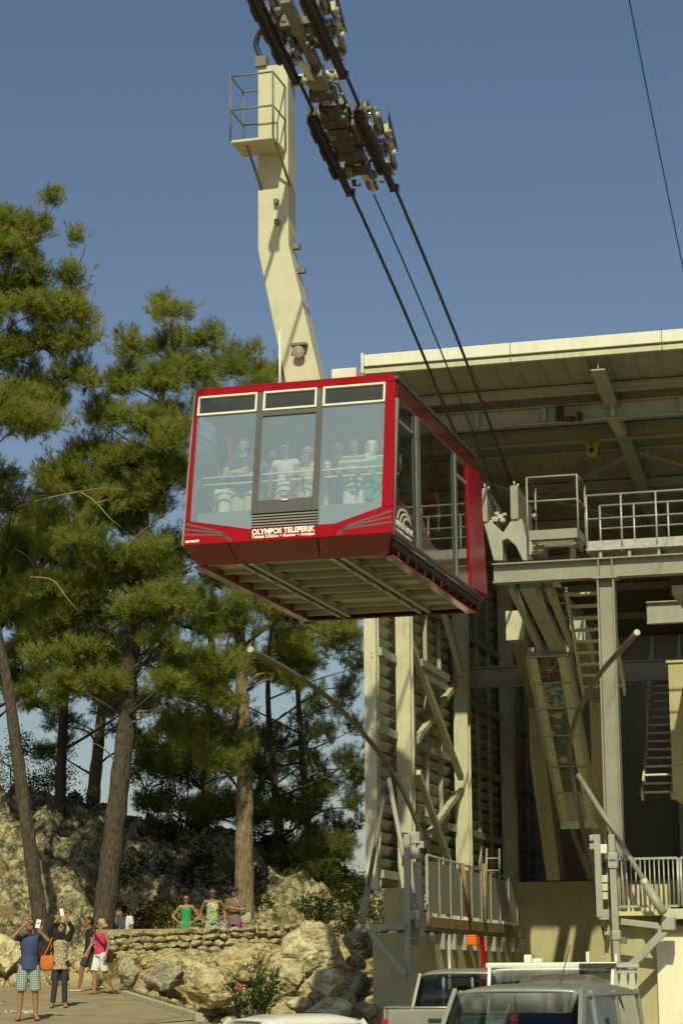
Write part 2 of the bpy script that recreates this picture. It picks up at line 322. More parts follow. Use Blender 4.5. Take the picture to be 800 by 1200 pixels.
# side walls
def sbox(mb, sx, y0, y1, z0, z1, t0=0.0, t1=0.06):
    a, b = sx * (1.6 - t1), sx * (1.6 - t0); return mb.box(min(a, b), max(a, b), y0, y1, z0, z1)
def spoly(mb, sx, poly, t0, t1): return mb.prism([(sx * (1.6 - t1), y, z) for y, z in poly], (sx * (t1 - t0), 0, 0))
def yf(z): return -3.255 + SLOPE * z + 0.105
for sx in (1, -1):
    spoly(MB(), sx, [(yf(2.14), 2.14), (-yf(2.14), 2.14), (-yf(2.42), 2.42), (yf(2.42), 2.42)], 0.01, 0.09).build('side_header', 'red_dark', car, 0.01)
    sbox(MB(), sx, -2.80, 2.80, 2.42, 2.475, -0.015, 0.05).build('roof_rail', 'trim_dark', car, 0.008)
    spoly(MB(), sx, [(yf(0.05) - 0.02, 0.05), (yf(0.05) + 0.07, 0.05), (yf(2.14) + 0.07, 2.14), (yf(2.14) - 0.02, 2.14)], -0.004, 0.06).build('corner_post', 'trim_grey', car, 0.006)
    for y0, y1, m_ in ((-1.78, -1.36, 'trim_grey'), (0.93, 1.24, 'trim_grey')):
        sbox(MB(), sx, y0, y0 + 0.16, 0.05, 2.14, 0.02, 0.08).build('side_post', 'trim_dark', car, 0.006)
        sbox(MB(), sx, y0 + 0.16, y1, 0.05, 2.14, 0.005, 0.07).build('side_post', m_, car, 0.01)
    e_ = sx * 0.08; MB().add([(sx * 1.54, 2.15, 0.05), (sx * 1.54, -yf(0.05), 0.05), (sx * 1.54, -yf(2.14), 2.14), (sx * 1.54, 2.02, 2.14), (sx * 1.6, 2.15, 0.05), (sx * 1.6 + e_, -yf(0.05), 0.05), (sx * 1.6 + e_, -yf(2.14), 2.14), (sx * 1.6, 2.02, 2.14)], [(0, 1, 2, 3), (4, 5, 6, 7), (0, 1, 5, 4), (1, 2, 6, 5), (2, 3, 7, 6), (3, 0, 4, 7)]).build('rear_post', 'red_paint', car, 0.012)
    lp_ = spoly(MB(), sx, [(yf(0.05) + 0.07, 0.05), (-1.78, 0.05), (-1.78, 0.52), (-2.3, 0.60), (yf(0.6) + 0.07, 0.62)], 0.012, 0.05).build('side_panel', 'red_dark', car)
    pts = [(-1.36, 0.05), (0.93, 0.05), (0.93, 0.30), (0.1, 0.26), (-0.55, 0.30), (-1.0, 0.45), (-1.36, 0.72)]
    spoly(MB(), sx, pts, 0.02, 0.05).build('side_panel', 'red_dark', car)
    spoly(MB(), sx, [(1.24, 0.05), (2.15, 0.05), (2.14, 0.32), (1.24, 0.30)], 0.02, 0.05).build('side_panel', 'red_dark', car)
    spoly(MB(), sx, [(yf(0.62) + 0.07, 0.62), (-2.3, 0.60), (-1.78, 0.52), (-1.78, 2.14), (yf(2.14) + 0.07, 2.14)], 0.03, 0.04).build('side_pane', 'side_glass', car)
    spoly(MB(), sx, [(-1.36, 0.72), (-1.0, 0.45), (-0.55, 0.30), (0.1, 0.26), (0.93, 0.30), (0.93, 2.14), (-1.36, 2.14)], 0.03, 0.04).build('side_pane', 'side_glass', car)
    spoly(MB(), sx, [(1.24, 0.30), (2.14, 0.32), (2.03, 2.14), (1.24, 2.14)], 0.03, 0.04).build('side_pane', 'side_glass', car)
    sbox(MB(), sx, -0.42, -0.30, 0.26, 2.14, 0.045, 0.09).build('door_post', 'red_dark', car)
    sbox(MB(), sx, -2.72, -1.80, 1.80, 1.84, 0.015, 0.05).build('window_bar', 'galvanised', car)
    sbox(MB(), sx, 1.26, 2.05, 1.80, 1.84, 0.015, 0.05).build('window_bar', 'galvanised', car)
    sbox(MB(), sx, -3.18, 3.18, -0.025, 0.05, -0.02, 0.06).build('side_rail', 'trim_dark', car, 0.02)
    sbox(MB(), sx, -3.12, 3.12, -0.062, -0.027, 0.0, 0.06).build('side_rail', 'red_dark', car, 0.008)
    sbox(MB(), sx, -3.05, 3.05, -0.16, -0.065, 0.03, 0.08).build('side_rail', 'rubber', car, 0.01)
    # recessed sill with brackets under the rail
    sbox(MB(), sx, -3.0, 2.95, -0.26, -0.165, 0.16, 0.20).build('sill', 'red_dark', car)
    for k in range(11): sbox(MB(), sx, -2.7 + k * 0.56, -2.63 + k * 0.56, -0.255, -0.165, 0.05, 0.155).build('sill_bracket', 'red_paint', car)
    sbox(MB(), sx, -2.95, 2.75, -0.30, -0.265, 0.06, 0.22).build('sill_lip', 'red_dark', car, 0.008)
    # emblem: three arcs over the name
    for k in range(3):
        mb = MB(); c = Vector((sx * 1.592, -2.45 + 0.1 * k, 0.36 - k * 0.015)); pr = None
        n_ = 10; P_ = []
        for i in range(n_ + 1):
            a = math.pi * (0.95 - 0.75 * i / n_); P_.append((c.y + math.cos(a) * (0.42 - k * 0.07), c.z - 0.1 + math.sin(a) * (0.24 - k * 0.035)))
        for i in range(n_):
            th = 0.03 * math.sin(math.pi * (i + 0.5) / n_) + 0.004
            (y0, z0), (y1, z1) = P_[i], P_[i + 1]
            mb.prism([(c.x, y0, z0), (c.x, y1, z1), (c.x, y1, z1 - th), (c.x, y0, z0 - th)], (sx * 0.006, 0, 0))
        mb.build('emblem', 'lettering_white', lp_)
    for body, z, w_, sz in (('OLYMPOS TELEFERIK', 0.17, 1.05, 0.12), ('Tahtalı • Kemer • Antalya', 0.085, 0.95, 0.055)):
        me = text_mesh(body, sz, 0.004); ww = max(v.co.x for v in me.vertices); o = link_mesh('lettering', me, 'lettering_white', lp_)
        for v in me.vertices: v.co.x *= w_ / ww
        rm = Matrix(((0, 0, 1), (1, 0, 0), (0, 1, 0))) if sx > 0 else Matrix(((0, 0, -1), (-1, 0, 0), (0, 1, 0)))
        o.matrix_local = Matrix.Translation((sx * 1.594, -2.98 if sx > 0 else -1.9, z)) @ rm.to_4x4()
# lower skirt: slopes in below the front and back
for s in (-1, 1):
    for x0, x1 in ((-1.595, -0.91), (-0.90, 0.47), (0.48, 1.595)):
        k0 = 1.47 / 1.595
        P = [(x0, s * 3.25, -0.004), (x1, s * 3.25, -0.004), (x1 * k0, s * 2.97, -0.27), (x0 * k0, s * 2.97, -0.27)]
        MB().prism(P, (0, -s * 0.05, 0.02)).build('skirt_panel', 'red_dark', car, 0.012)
# floor, roof, underframe
MB().box(-1.52, 1.52, -3.0, 3.0, -0.10, -0.02).build('floor', 'interior_grey', car)
uf = MB().box(-1.40, 1.40, -2.93, 2.9, -0.155, -0.105).build('underfloor', 'under_panel', car)
for x in (-0.80, -0.64, 0.62, 0.78): MB().ibeam((x, -2.95, -0.235), (x, 2.55, -0.235), 0.07, 0.11, 0.012, 0.01).build('long_beam', 'under_beam', uf)
for k in range(8):
    y = -2.75 + k * 0.75; MB().beam((-1.38, y, -0.20), (1.38, y, -0.20), 0.05, 0.085).build('cross_beam', 'under_beam', uf)
for k in range(6):
    y = -2.4 + k * 0.95
    MB().tube([(-0.72, y, -0.31), (-0.72, y + 0.12, -0.31)], 0.03).build('bolt', 'steel_dark', uf); MB().tube([(0.70, y + 0.3, -0.31), (0.70, y + 0.42, -0.31)], 0.03).build('bolt', 'steel_dark', uf)
for x, y, a, b in ((-1.15, -2.3, 0.32, 0.6), (1.05, -0.2, 0.36, 1.0), (0.0, 1.3, 0.5, 0.8), (1.05, 1.9, 0.36, 0.9), (-1.1, 1.0, 0.3, 0.8)):
    MB().box(x - a, x + a, y - b / 2, y + b / 2, -0.18, -0.157).build('access_panel', 'under_beam', uf)
MB().box(-1.55, 1.55, -2.78, 2.78, 2.46, 2.52).build('roof', 'red_paint', car, 0.02)
MB().box(-1.45, 1.45, -2.68, 2.68, 2.40, 2.455).build('ceiling', 'ceiling_board', car)
p = cl(388, 441, -1.9); q = cl(413, 434, -1.9)
q1_ = cl(388, 436, -1.9); q2_ = cl(417, 433, -1.9); MB().box(q1_.x, q2_.x, -1.9, -1.3, 2.525, cl(400, 431.5, -1.9).z).build('roof_box', 'frame_white', car, 0.015)
MB().box(-0.75, 0.10, -2.45, -2.15, 2.525, 2.56).build('roof_walkway', 'frame_white', car)
a_ = cl(328, 440, -0.9); b_ = cl(328, 388, -0.9)
MB().tube([(a_.x, -0.9, 2.5), (a_.x, -0.9, b_.z)], 0.022).build('roof_conduit', 'frame_white', car)
# inside fittings
for z in (1.02, 1.13): MB().tube([(-1.5, -2.68, z), (1.38, -2.68, z)], 0.016).build('handrail', 'frame_white', car)
for x, y in ((-1.22, -2.2), (1.15, 0.2), (-1.2, 1.4), (1.2, -1.9)): MB().tube([(x, y, -0.02), (x, y, 2.4)], 0.035).build('grab_pole', 'red_paint', car)
MB().box(-1.5, 1.38, -2.92, -2.86, 0.0, 0.54).build('kick_panel', 'interior_grey', car)

# hanger arm
yh0, yh1 = -0.22, 0.22
def hp(u, v): q = cl(u, v, yh0); return (q.x, yh0, q.z)
hx = [hp(302, 78), hp(302, 293), hp(345, 446), hp(387, 446), hp(338, 287), hp(337, 74)]
hx[2] = (hx[2][0], yh0, 2.46); hx[3] = (hx[3][0], yh0, 2.46)
hang = MB().prism(hx, (0, yh1 - yh0, 0)).build('hanger_arm', 'cream_paint', car, 0.015)
q0 = cl(337, 97, 0); pin_z = q0.z
MB().tube([(q0.x - 0.05, 0, q0.z + 0.02), (0.05, 0, q0.z + 0.04)], 0.10, 20).build('hanger_pin', 'cream_paint', hang)
MB().lathe((q0.x + 0.0, 0, q0.z + 0.02), (1, 0, 0), [(0, 0.2), (0.05, 0.2), (0.06, 0.15)], 20).build('pin_collar', 'cream_paint', hang)
for (u, v) in ((325, 238), (326, 262)):
    q = cl(u, v, yh0); MB().box(q.x - 0.04, q.x + 0.03, yh0 - 0.10, yh0, q.z - 0.03, q.z + 0.05).build('step_lug', 'machine_grey', hang)
for (u, v) in ((345, 290), (351, 318)):
    q = cl(u, v, 0.0); MB().box(q.x - 0.02, q.x + 0.1, -0.06, 0.04, q.z - 0.04, q.z + 0.05).build('step_lug', 'machine_grey', hang)
q = cl(351, 410, yh0 - 0.06)
fl = MB().box(q.x - 0.13, q.x + 0.13, yh0 - 0.16, yh0, q.z + 0.06, q.z + 0.1).build('floodlight', 'steel_dark', hang)
MB().lathe((q.x, yh0 - 0.02, q.z - 0.02), (0, -1, -0.25), [(0, 0.06), (0.1, 0.1), (0.14, 0.1), (0.15, 0.0)], 16).build('lamp_glass', 'galvanised', fl)
for (u, v) in ((306, 77), (334, 72)):
    q = cl(u, v, yh0); mb = MB(); mb.lathe((q.x, 0.0, q.z), (0, 1, 0), [(0, 0.07), (0.03, 0.07)], 12); mb.build('lifting_eye', 'cream_paint', hang)
q = cl(304, 76, yh0 + 0.02); MB().box(q.x - 0.05, q.x + 0.14, yh0 - 0.06, yh0 + 0.12, q.z - 0.05, q.z + 0.13).build('cable_gland', 'steel_dark', hang)
hose = [Vector((q.x + 0.04, yh0 + 0.03, q.z + 0.1)), cl(300, 52, -0.2), cl(306, 36, -0.25), cl(320, 25, -0.35), cl(338, 20, -0.5)]
MB().tube(smooth_curve(hose, 8), 0.045, 10).build('power_hose', 'rubber', hang)
# service basket on the front of the arm
yb0, yb1 = -0.92, yh0 - 0.01
bl = cl(270, 166, yb0); br = cl(320, 158, yb0); tl = cl(269, 90, yb0)
bx0, bx1, bz0, bz1 = bl.x, br.x, bl.z, tl.z
bk = MB().box(bx0, bx1, yb0, yb1, bz0 - 0.02, bz0 + 0.02).build('service_basket', 'cream_paint', car)
mb = MB()
for z in (bz1, (bz0 + bz1) / 2 - 0.02): mb.tube([(bx1, yb1, z), (bx1, yb0, z), (bx0, yb0, z), (bx0, yb1, z), (bx0 + 0.25, yb1 + 0.02, z)], 0.018, 6)
for x, y in ((bx0, yb0), (bx1, yb0), (bx0, yb1), (bx1, yb1)): mb.tube([(x, y, bz0), (x, y, bz1)], 0.018, 6)
mb.build('basket_rail', 'machine_grey', bk)
mb = MB()
for x in (bx0 + 0.22, bx1 - 0.02): mb.beam((x, yb0 + 0.2, bz0 - 0.02), (x + 0.1, yb1, bz0 - 0.62), 0.035, 0.035)
mb.build('basket_strut', 'machine_grey', bk)

# carriage on the track ropes; rope line in cabin coordinates
def rope_z(ys): return 15.66 - 0.238 * (ys + 9.0) - (0.0058 * (ys + 9.0) ** 2 if ys > -9 else 0.0)       # station y -> height
def rz(y): return (CARM @ Vector((0, y, 0))).z * 0 + rope_z(-10.84 + y) - CO.z
RDIR = Vector((0, 1, -0.24)).normalized(); RUP = Vector((0, 0.24, 1)).normalized()
def rp(x, y, h=0.0): return Vector((x, y, rz(y))) + RUP * h
cg = MB().beam(rp(0.0, -3.2, 0.05), rp(0.0, 1.7, 0.05), 0.16, 0.16).build('carriage_beam', 'machine_grey', car, 0.01)
def wheel(x, y, r=0.17):
    w_ = MB().lathe(rp(x - 0.045, y, r + 0.03), (1, 0, 0), [(0, r), (0.025, r), (0.04, r - 0.03), (0.05, r - 0.03), (0.065, r), (0.09, r), (0.09, r * 0.72), (0.075, r * 0.7), (0.075, r * 0.3), (0.10, r * 0.28)], 22)
    return w_.build('running_wheel', 'wheel_steel', car)
for sx in (-0.4, 0.4):
    for c in (-2.45, 0.85):                             # upper and lower bogie of each rope
        for k in range(4): wheel(sx + 0.02, c - 0.84 + 0.56 * k)
        bg_ = MB().beam(rp(sx - 0.06, c - 1.2, 0.0), rp(sx - 0.06, c + 1.2, 0.0), 0.035, 0.11).build('bogie_frame', 'machine_dark', car)
        MB().beam(rp(sx - 0.10, c - 1.1, -0.06), rp(sx - 0.10, c + 0.65, -0.06), 0.05, 0.10).build('rubber_liner', 'rubber', bg_)
        MB().beam(rp(sx - 0.02, c - 1.15, -0.055), rp(sx - 0.02, c + 1.18, -0.055), 0.10, 0.05).build('rope_liner', 'rubber', bg_)
        for k in range(3): MB().beam(rp(sx - 0.13, c - 0.8 + 0.55 * k, -0.09), rp(sx - 0.13, c - 0.5 + 0.55 * k, -0.09), 0.03, 0.07).build('liner_clip', 'machine_dark', bg_)
        for y_ in (c - 1.23, c + 1.2): MB().beam(rp(sx, y_, 0.0), rp(sx, y_ + 0.04, 0.0), 0.17, 0.15).build('rope_guard', 'machine_dark', bg_)
        for k in range(2):                               # rocker beams over each wheel pair
            yy = c - 0.56 + 1.12 * k
            MB().prism([rp(sx + 0.10, yy - 0.30, 0.13), rp(sx + 0.10, yy + 0.30, 0.13), rp(sx + 0.10, yy + 0.26, 0.23), rp(sx + 0.10, yy + 0.07, 0.34), rp(sx + 0.10, yy - 0.07, 0.34), rp(sx + 0.10, yy - 0.26, 0.23)], (0.03, 0, 0)).build('rocker_plate', 'machine_grey', bg_)
            MB().tube([rp(sx + 0.06, yy, 0.28), rp(sx + 0.18, yy, 0.28)], 0.05, 10).build('rocker_pin', 'cream_paint', bg_)
        for k in range(4): MB().tube([rp(sx + 0.06, c - 0.84 + 0.56 * k, 0.20), rp(sx + 0.13, c - 0.84 + 0.56 * k, 0.20)], 0.055, 10).build('axle_cap', 'machine_grey', bg_)
        MB().beam(rp(sx + 0.12, c - 0.62, 0.36), rp(sx + 0.12, c + 0.62, 0.36), 0.05, 0.10).build('rocker_beam', 'machine_grey', bg_)
        MB().tube([rp(sx * 0.2, c, 0.24), rp(sx + 0.16, c, 0.36)], 0.06, 12).build('bogie_pin', 'machine_grey', bg_)
        if sx > 0:
            MB().beam(rp(sx + 0.16, c - 0.12, 0.26), rp(sx + 0.28, c - 0.12, 0.28), 0.2, 0.16).build('brake_unit', 'cream_paint', bg_, 0.02)
            MB().beam(rp(sx + 0.16, c + 0.16, 0.18), rp(sx + 0.26, c + 0.16, 0.2), 0.16, 0.14).build('brake_unit', 'cream_paint', bg_, 0.02)
            MB().prism([rp(sx + 0.28, c - 0.42, 0.46), rp(sx + 0.28, c + 0.32, 0.12), rp(sx + 0.28, c + 0.18, 0.10), rp(sx + 0.28, c - 0.40, 0.30)], (0.015, 0, 0)).build('guard_plate', 'machine_dark', bg_)
grd = random.Random(21)
for k in range(46):                                      # brake gear, valves and brackets crowding the middle
    y = grd.uniform(-3.0, 1.6); x = grd.uniform(-0.20, 0.18); h = grd.uniform(-0.28, 0.22); s_ = grd.uniform(0.03, 0.085); L_ = grd.uniform(0.06, 0.26); m_ = grd.choice(('machine_dark', 'machine_dark', 'machine_grey', 'machine_grey', 'machine_grey', 'steel_dark'))
    if grd.random() < 0.5: MB().beam(rp(x, y, h), rp(x + grd.uniform(-.03, .03), y + L_, h + grd.uniform(-.04, .04)), s_ * 1.6, s_ * 1.3).build('fitting', m_, cg, 0.006)
    elif grd.random() < 0.6: MB().tube([rp(x, y, h), rp(x, y + L_, h)], s_ * 0.7, 10).build('fitting', m_, cg)
    else: MB().tube([rp(x - s_, y, h), rp(x + s_, y, h)], s_ * 0.9, 12).build('fitting', m_, cg)
MB().beam(rp(0.15, -0.2, -0.04), rp(0.15, 1.35, -0.04), 0.03, 0.10).build('side_channel', 'machine_grey', cg)
MB().beam(rp(0.02, 1.0, -0.16), rp(0.06, 1.95, -0.10), 0.11, 0.05).build('haul_plate', 'cream_paint', cg, 0.01)
MB().beam(rp(-0.12, -1.9, -0.16), rp(-0.04, -0.95, -0.14), 0.10, 0.06).build('haul_plate', 'cream_paint', cg, 0.01)
vp_ = MB().beam(rp(0.22, -0.05, 0.0), rp(0.22, 0.42, 0.0), 0.05, 0.26).build('vent_plate', 'machine_grey', cg)
for i in range(3):
    for j in range(4): MB().tube([rp(0.20 - 0.012 , 0.03 + j * 0.1, -0.08 + i * 0.07), rp(0.18, 0.03 + j * 0.1, -0.08 + i * 0.07)], 0.018, 6).build('vent_hole', 'rubber', vp_)
for k, (y, h, l_, w_, hh, m_) in enumerate(((-2.2, 0.22, 0.36, 0.3, 0.16, 'cream_paint'), (-1.3, -0.10, 0.4, 0.26, 0.16, 'machine_grey'), (-0.55, -0.14, 0.32, 0.32, 0.2, 'machine_dark'),
        (0.0, -0.15, 0.26, 0.32, 0.22, 'machine_dark'), (0.45, -0.13, 0.26, 0.30, 0.2, 'machine_dark'), (0.85, -0.1, 0.3, 0.28, 0.18, 'machine_dark'), (-0.1, 0.12, 0.6, 0.36, 0.14, 'machine_grey'))):
    MB().beam(rp(-0.02, y - l_ / 2, h), rp(-0.02, y + l_ / 2, h), w_, hh).build('carriage_housing', m_, cg, 0.02)
for y in (-1.0, -0.25, 0.25, 0.7, 1.15):
    MB().tube([rp(-0.22, y, -0.16), rp(0.2, y, -0.16)], 0.12, 14).build('brake_cylinder', 'machine_dark', cg)
mb = MB()
for y0, y1, x, h in ((-2.4, -1.2, -0.2, 0.1), (-1.1, 0.5, 0.19, 0.12), (0.3, 1.9, 0.14, -0.05), (-0.9, 1.4, 0.02, 0.3)): mb.tube([rp(x, y0, h), rp(x, y1, h - 0.05)], 0.03, 8)
for k in range(14):
    y = -2.3 + 0.32 * k; mb.tube([rp(-0.18, y, 0.0), rp(-0.24, y + 0.02, 0.02)], 0.04, 6); mb.tube([rp(0.18, y, 0.05), rp(0.25, y + 0.03, 0.02)], 0.035, 6)
mb.build('hydraulic_line', 'machine_grey', cg)
for y_ in (-2.45, 0.85): MB().beam(rp(-0.4, y_, 0.21), rp(0.4, y_, 0.21), 0.16, 0.2).build('cross_yoke', 'machine_grey', cg, 0.01)

# ------------------------------------------------------------------ ropes
SM = Matrix.Translation(SO) @ Matrix.Rotation(-ANG, 4, 'Z')
def rope(name, x, dz, r, y0, y1, label, cat='rope', group='ropes of the cableway'):
    pts = [SM @ Vector((x, y, rope_z(y) + dz)) for y in np.linspace(y0, y1, 40)]
    o = MB().tube(pts, r, 8).build(name, 'rope_steel'); return tag(o, label, cat, group)
rope('track_rope', -0.4, 0, 0.031, -42, 1.9, 'left thick track rope running under the carriage into the station')
rope('track_rope', 0.4, 0, 0.031, -42, 1.6, 'right thick track rope running under the carriage into the station')
rope('haul_rope', 0.02, -0.10, 0.017, -8.9, 4.0, 'thin haul rope between the two track ropes, entering the station')
pts = [SM @ Vector((4.95, y, 17.3 - 0.365 * (y + 11.2) + 0.004 * (y + 8) ** 2)) for y in np.linspace(-36, 1.0, 30)]
tag(MB().tube(pts, 0.011, 6).build('track_rope', 'rope_steel'), 'lone thin rope crossing the sky at the upper right', 'rope', 'ropes of the cableway')

# ------------------------------------------------------------------ the station
st = empty('cable_car_station', SO, -ANG, 'open steel and concrete cable car station with a tilted roof and louvred wall', 'building')
RX0, RX1 = -2.40, 9.5
def roof_z(y): return 14.75 - 0.17 * y
# roof skin and its profiled underside
mb = MB(); mb.prism([(RX0, -0.3, roof_z(-0.3)), (RX1, -0.3, roof_z(-0.3)), (RX1, 18.5, roof_z(18.5)), (RX0, 18.5, roof_z(18.5))], (0, 0, 0.12))
roof = mb.build('roof', 'roof_sheet', st)
for k in range(24):
    x = RX0 + 0.25 + k * 0.5
    MB().beam((x, -0.25, roof_z(-0.25) - 0.013), (x, 18.4, roof_z(18.4) - 0.013), 0.035, 0.03).build('roof_rib', 'roof_sheet', roof)
for k in range(4):                                        # white fascia boards with a joint between each
    x0 = RX0 + k * 3.2 + (0.0 if k else 0.0); x1 = min(RX1, x0 + 3.185)
    MB().box(x0, x1, -0.42, -0.31, 14.885, 15.14).build('fascia', 'fascia_white', roof, 0.008)
    MB().box(x0, x1, -0.40, -0.31, 14.72, 14.825).build('fascia', 'steel_light', roof, 0.006)
MB().box(RX0, RX1, -0.36, -0.31, 14.825, 14.885).build('gutter', 'steel_dark', roof)
MB().box(RX0 - 0.06, RX0 - 0.005, -0.45, -0.28, 14.73, 15.18).build('fascia_end', 'fascia_white', roof, 0.006)
mb = MB(); mb.prism([(RX0 - 0.10, -0.27, roof_z(-0.27) - 0.1), (RX0 - 0.10, 18.5, roof_z(18.5) - 0.1), (RX0 - 0.10, 18.5, roof_z(18.5) + 0.25), (RX0 - 0.10, -0.27, roof_z(-0.27) + 0.30)], (0.09, 0, 0)); mb.build('verge', 'fascia_white', roof)
for x in (-2.35, 2.62, 7.6):
    MB().ibeam((x, -0.2, roof_z(-0.2) - 0.175), (x, 18, roof_z(18) - 0.175), 0.30, 0.34).build('rafter', 'steel_paint', roof)
for y in (1.15, 4.3, 6.6, 9.0, 11.4, 13.8, 16.2):
    MB().ibeam((RX0 + 0.05, y, roof_z(y) - 0.13), (RX1, y, roof_z(y) - 0.13), 0.12, 0.2).build('purlin', 'steel_paint', roof)
for (x0, y0, x1, y1) in ((-2.2, 4.4, 2.5, 9.0), (2.5, 4.4, -2.2, 9.0), (2.8, 4.4, 7.4, 9.0), (7.4, 4.4, 2.8, 9.0)):
    d_ = -0.30 if x1 > x0 else -0.34
    MB().beam((x0, y0, roof_z(y0) + d_), (x1, y1, roof_z(y1) + d_), 0.09, 0.05).build('wind_brace', 'steel_paint', roof)
# crane girder under the roof with its hook
g0 = sl(600, 480, 1.75); g1 = sl(600, 501, 1.75)
gz = (g0.z + g1.z) / 2
gird = MB().ibeam((RX0 + 0.1, 1.75, gz), (RX1, 1.75, gz), 0.24, g0.z - g1.z, 0.03, 0.02).build('crane_girder', 'steel_paint', st)
MB().ibeam((RX0 + 0.1, 3.2, gz - 0.12), (RX1, 3.2, gz - 0.12), 0.2, 0.34).build('rear_girder', 'steel_paint', st)
for k in range(8): MB().box(-1.9 + k * 1.5, -1.82 + k * 1.5, 1.60, 1.745, gz - 0.16, gz + 0.16).build('stiffener', 'steel_paint', gird)
for u, v, w_, h_ in ((655, 484, 0.16, 0.30), (667, 490, 0.22, 0.1), (678, 487, 0.11, 0.2)):
    p = sl(u, v, 1.5); MB().box(p.x - w_ / 2, p.x + w_ / 2, 1.5, 1.62, p.z - h_ / 2, p.z + h_ / 2).build('trolley', 'rubber', gird, 0.02)
mb = MB(); p = sl(657, 476, 1.48); q = sl(690, 474, 1.48); mb.tube([(p.x, 1.48, p.z), (q.x, 1.48, q.z)], 0.012, 6); p2 = sl(653, 492, 1.48); mb.tube([(p.x, 1.48, p.z), (p2.x, 1.48, p2.z)], 0.012, 6); mb.build('trolley_wire', 'rubber', gird)
MB().beam((2.62, 1.75, gz - 0.16), (2.62, 3.2, gz - 0.2), 0.22, 0.12).build('trolley_beam', 'steel_light', st)

# left wall: columns, rails, louvres
LX = -2.42
def column(x, y, z0, z1, m_='steel_light', w=0.33, d=0.3, rot=False, name='steel_column'):
    return MB().ibeam((x, y, z0), (x, y, z1), d, w, 0.03, 0.02, (1, 0, 0) if not rot else (0, 1, 0)).build(name, m_, st)
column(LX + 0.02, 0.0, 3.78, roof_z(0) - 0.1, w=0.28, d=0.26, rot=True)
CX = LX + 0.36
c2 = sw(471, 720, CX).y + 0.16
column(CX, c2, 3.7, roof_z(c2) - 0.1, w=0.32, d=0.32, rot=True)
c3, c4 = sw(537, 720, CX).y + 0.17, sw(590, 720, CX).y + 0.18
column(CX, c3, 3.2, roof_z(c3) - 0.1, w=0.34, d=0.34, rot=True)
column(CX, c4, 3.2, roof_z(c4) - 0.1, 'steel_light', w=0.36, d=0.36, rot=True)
for k in range(2):                                       # bolts on the first column
    for z in (5.33, 7.0, 8.6, 9.75): MB().tube([(LX + 0.06, -0.16, z + k * 0.09), (LX + 0.06, -0.125, z + k * 0.09)], 0.014, 8).build('bolt', 'steel_dark', st)
for (a, b) in ((0.06, c2 - 0.02), (c2 + 0.02, c3 - 0.02), (c3 + 0.02, c4 - 0.02), (c4 + 0.02, 18.29)):
    for z in (4.1, 5.46, 7.1, 8.75, 10.4, 12.05):
        if z > roof_z(b) - 0.5: continue
        MB().beam((LX + 0.19, a, z), (LX + 0.19, b, z), 0.08, 0.17).build('wall_rail', 'steel_paint', st)
    nm = max(1, round((b - a) / 1.45)); step = (b - a) / nm
    for j in range(1, nm): MB().beam((LX + 0.15, a + j * step, 3.9), (LX + 0.15, a + j * step, roof_z(a + j * step) - 0.15), 0.09, 0.07).build('mullion', 'steel_paint', st)
    bank = MB().prism([(LX - 0.165, a, 3.85), (LX - 0.165, b, 3.85), (LX - 0.165, b, roof_z(b) + 0.05), (LX - 0.165, a, roof_z(a) + 0.05)], (0.015, 0, 0)).build('louvre_bank', 'louver_grey', st)
    sm = None; z = 4.0
    while z < roof_z(b) - 0.4:
        if sm is None:
            ln = b - a
            sm = MB().prism([(-0.12, 0, -0.10), (0.02, 0, -0.02), (0.10, 0, 0.12), (0.115, 0, 0.15), (0.095, 0, 0.165), (-0.125, 0, -0.08)], (0, ln, 0)).mesh('slat')
        o = link_mesh('slat', sm, 'louver_grey', bank); o.location = (LX - 0.02, a, z); z += 0.275
# zigzag bracing between the second and third columns
BX = LX + 0.42
def zig(u0, v0, u1, v1, w=0.13, x=BX, m_='steel_light'):
    a, b = sw(u0, v0, x), sw(u1, v1, x); return MB().beam(a, b, w, w).build('brace', m_, st)
zig(481, 755, 540, 912); zig(534, 800, 487, 868, x=BX - 0.15); zig(489, 905, 533, 1030); zig(541, 922, 502, 978, x=BX - 0.15); zig(519, 715, 540, 790, x=BX)
for (x_, u, v0, v1) in ((BX - 0.05, 483, 815, 886), (BX - 0.05, 483, 912, 976), (BX - 0.05, 546, 850, 910), (BX - 0.05, 548, 934, 995), (BX - 0.05, 599, 878, 932), (BX - 0.05, 602, 955, 1008)):
    a, b = sw(u, v0, x_), sw(u, v1, x_); a.y = b.y = (a.y + b.y) / 2
    s_ = MB().beam((a.x, a.y, a.z), (b.x, b.y, b.z), 0.12, 0.09, (0, 1, 0)).build('buffer_strip', 'cream_paint', st, 0.01)
    n_ = 6
    for i in range(n_):
        z = b.z + (a.z - b.z) * (i + 0.5) / n_; MB().tube([(a.x + 0.02, a.y - 0.05, z), (a.x + 0.02, a.y - 0.064, z)], 0.016, 6).build('bolt', 'steel_dark', s_)
# cable tray on the wall rail
p = sw(497, 778, BX); MB().beam((p.x, p.y - 0.6, p.z - 0.05), (p.x, p.y + 2.2, p.z - 0.05), 0.2, 0.16).build('cable_tray', 'steel_paint', st)
# enclosing walls further inside
MB().box(RX0 - 0.1, RX1, 18.3, 18.5, -0.2, roof_z(18.4) - 0.02).build('rear_wall', 'steel_paint', st)
MB().box(RX1 - 0.2, RX1 - 0.02, 0.2, 18.2, -0.2, 11.6).build('end_wall', 'steel_paint', st)
MB().box(2.2, 9.2, 15.0, 15.2, 3.4, 9.6).build('partition', 'concrete_pier', st)
MB().box(3.9, 9.2, 0.45, 7.5, 9.72, 9.9).build('upper_floor', 'steel_paint', st)
MB().box(RX0 + 0.15, -1.56, 1.0, 18.2, 2.95, 3.12).build('platform_slab', 'concrete', st)

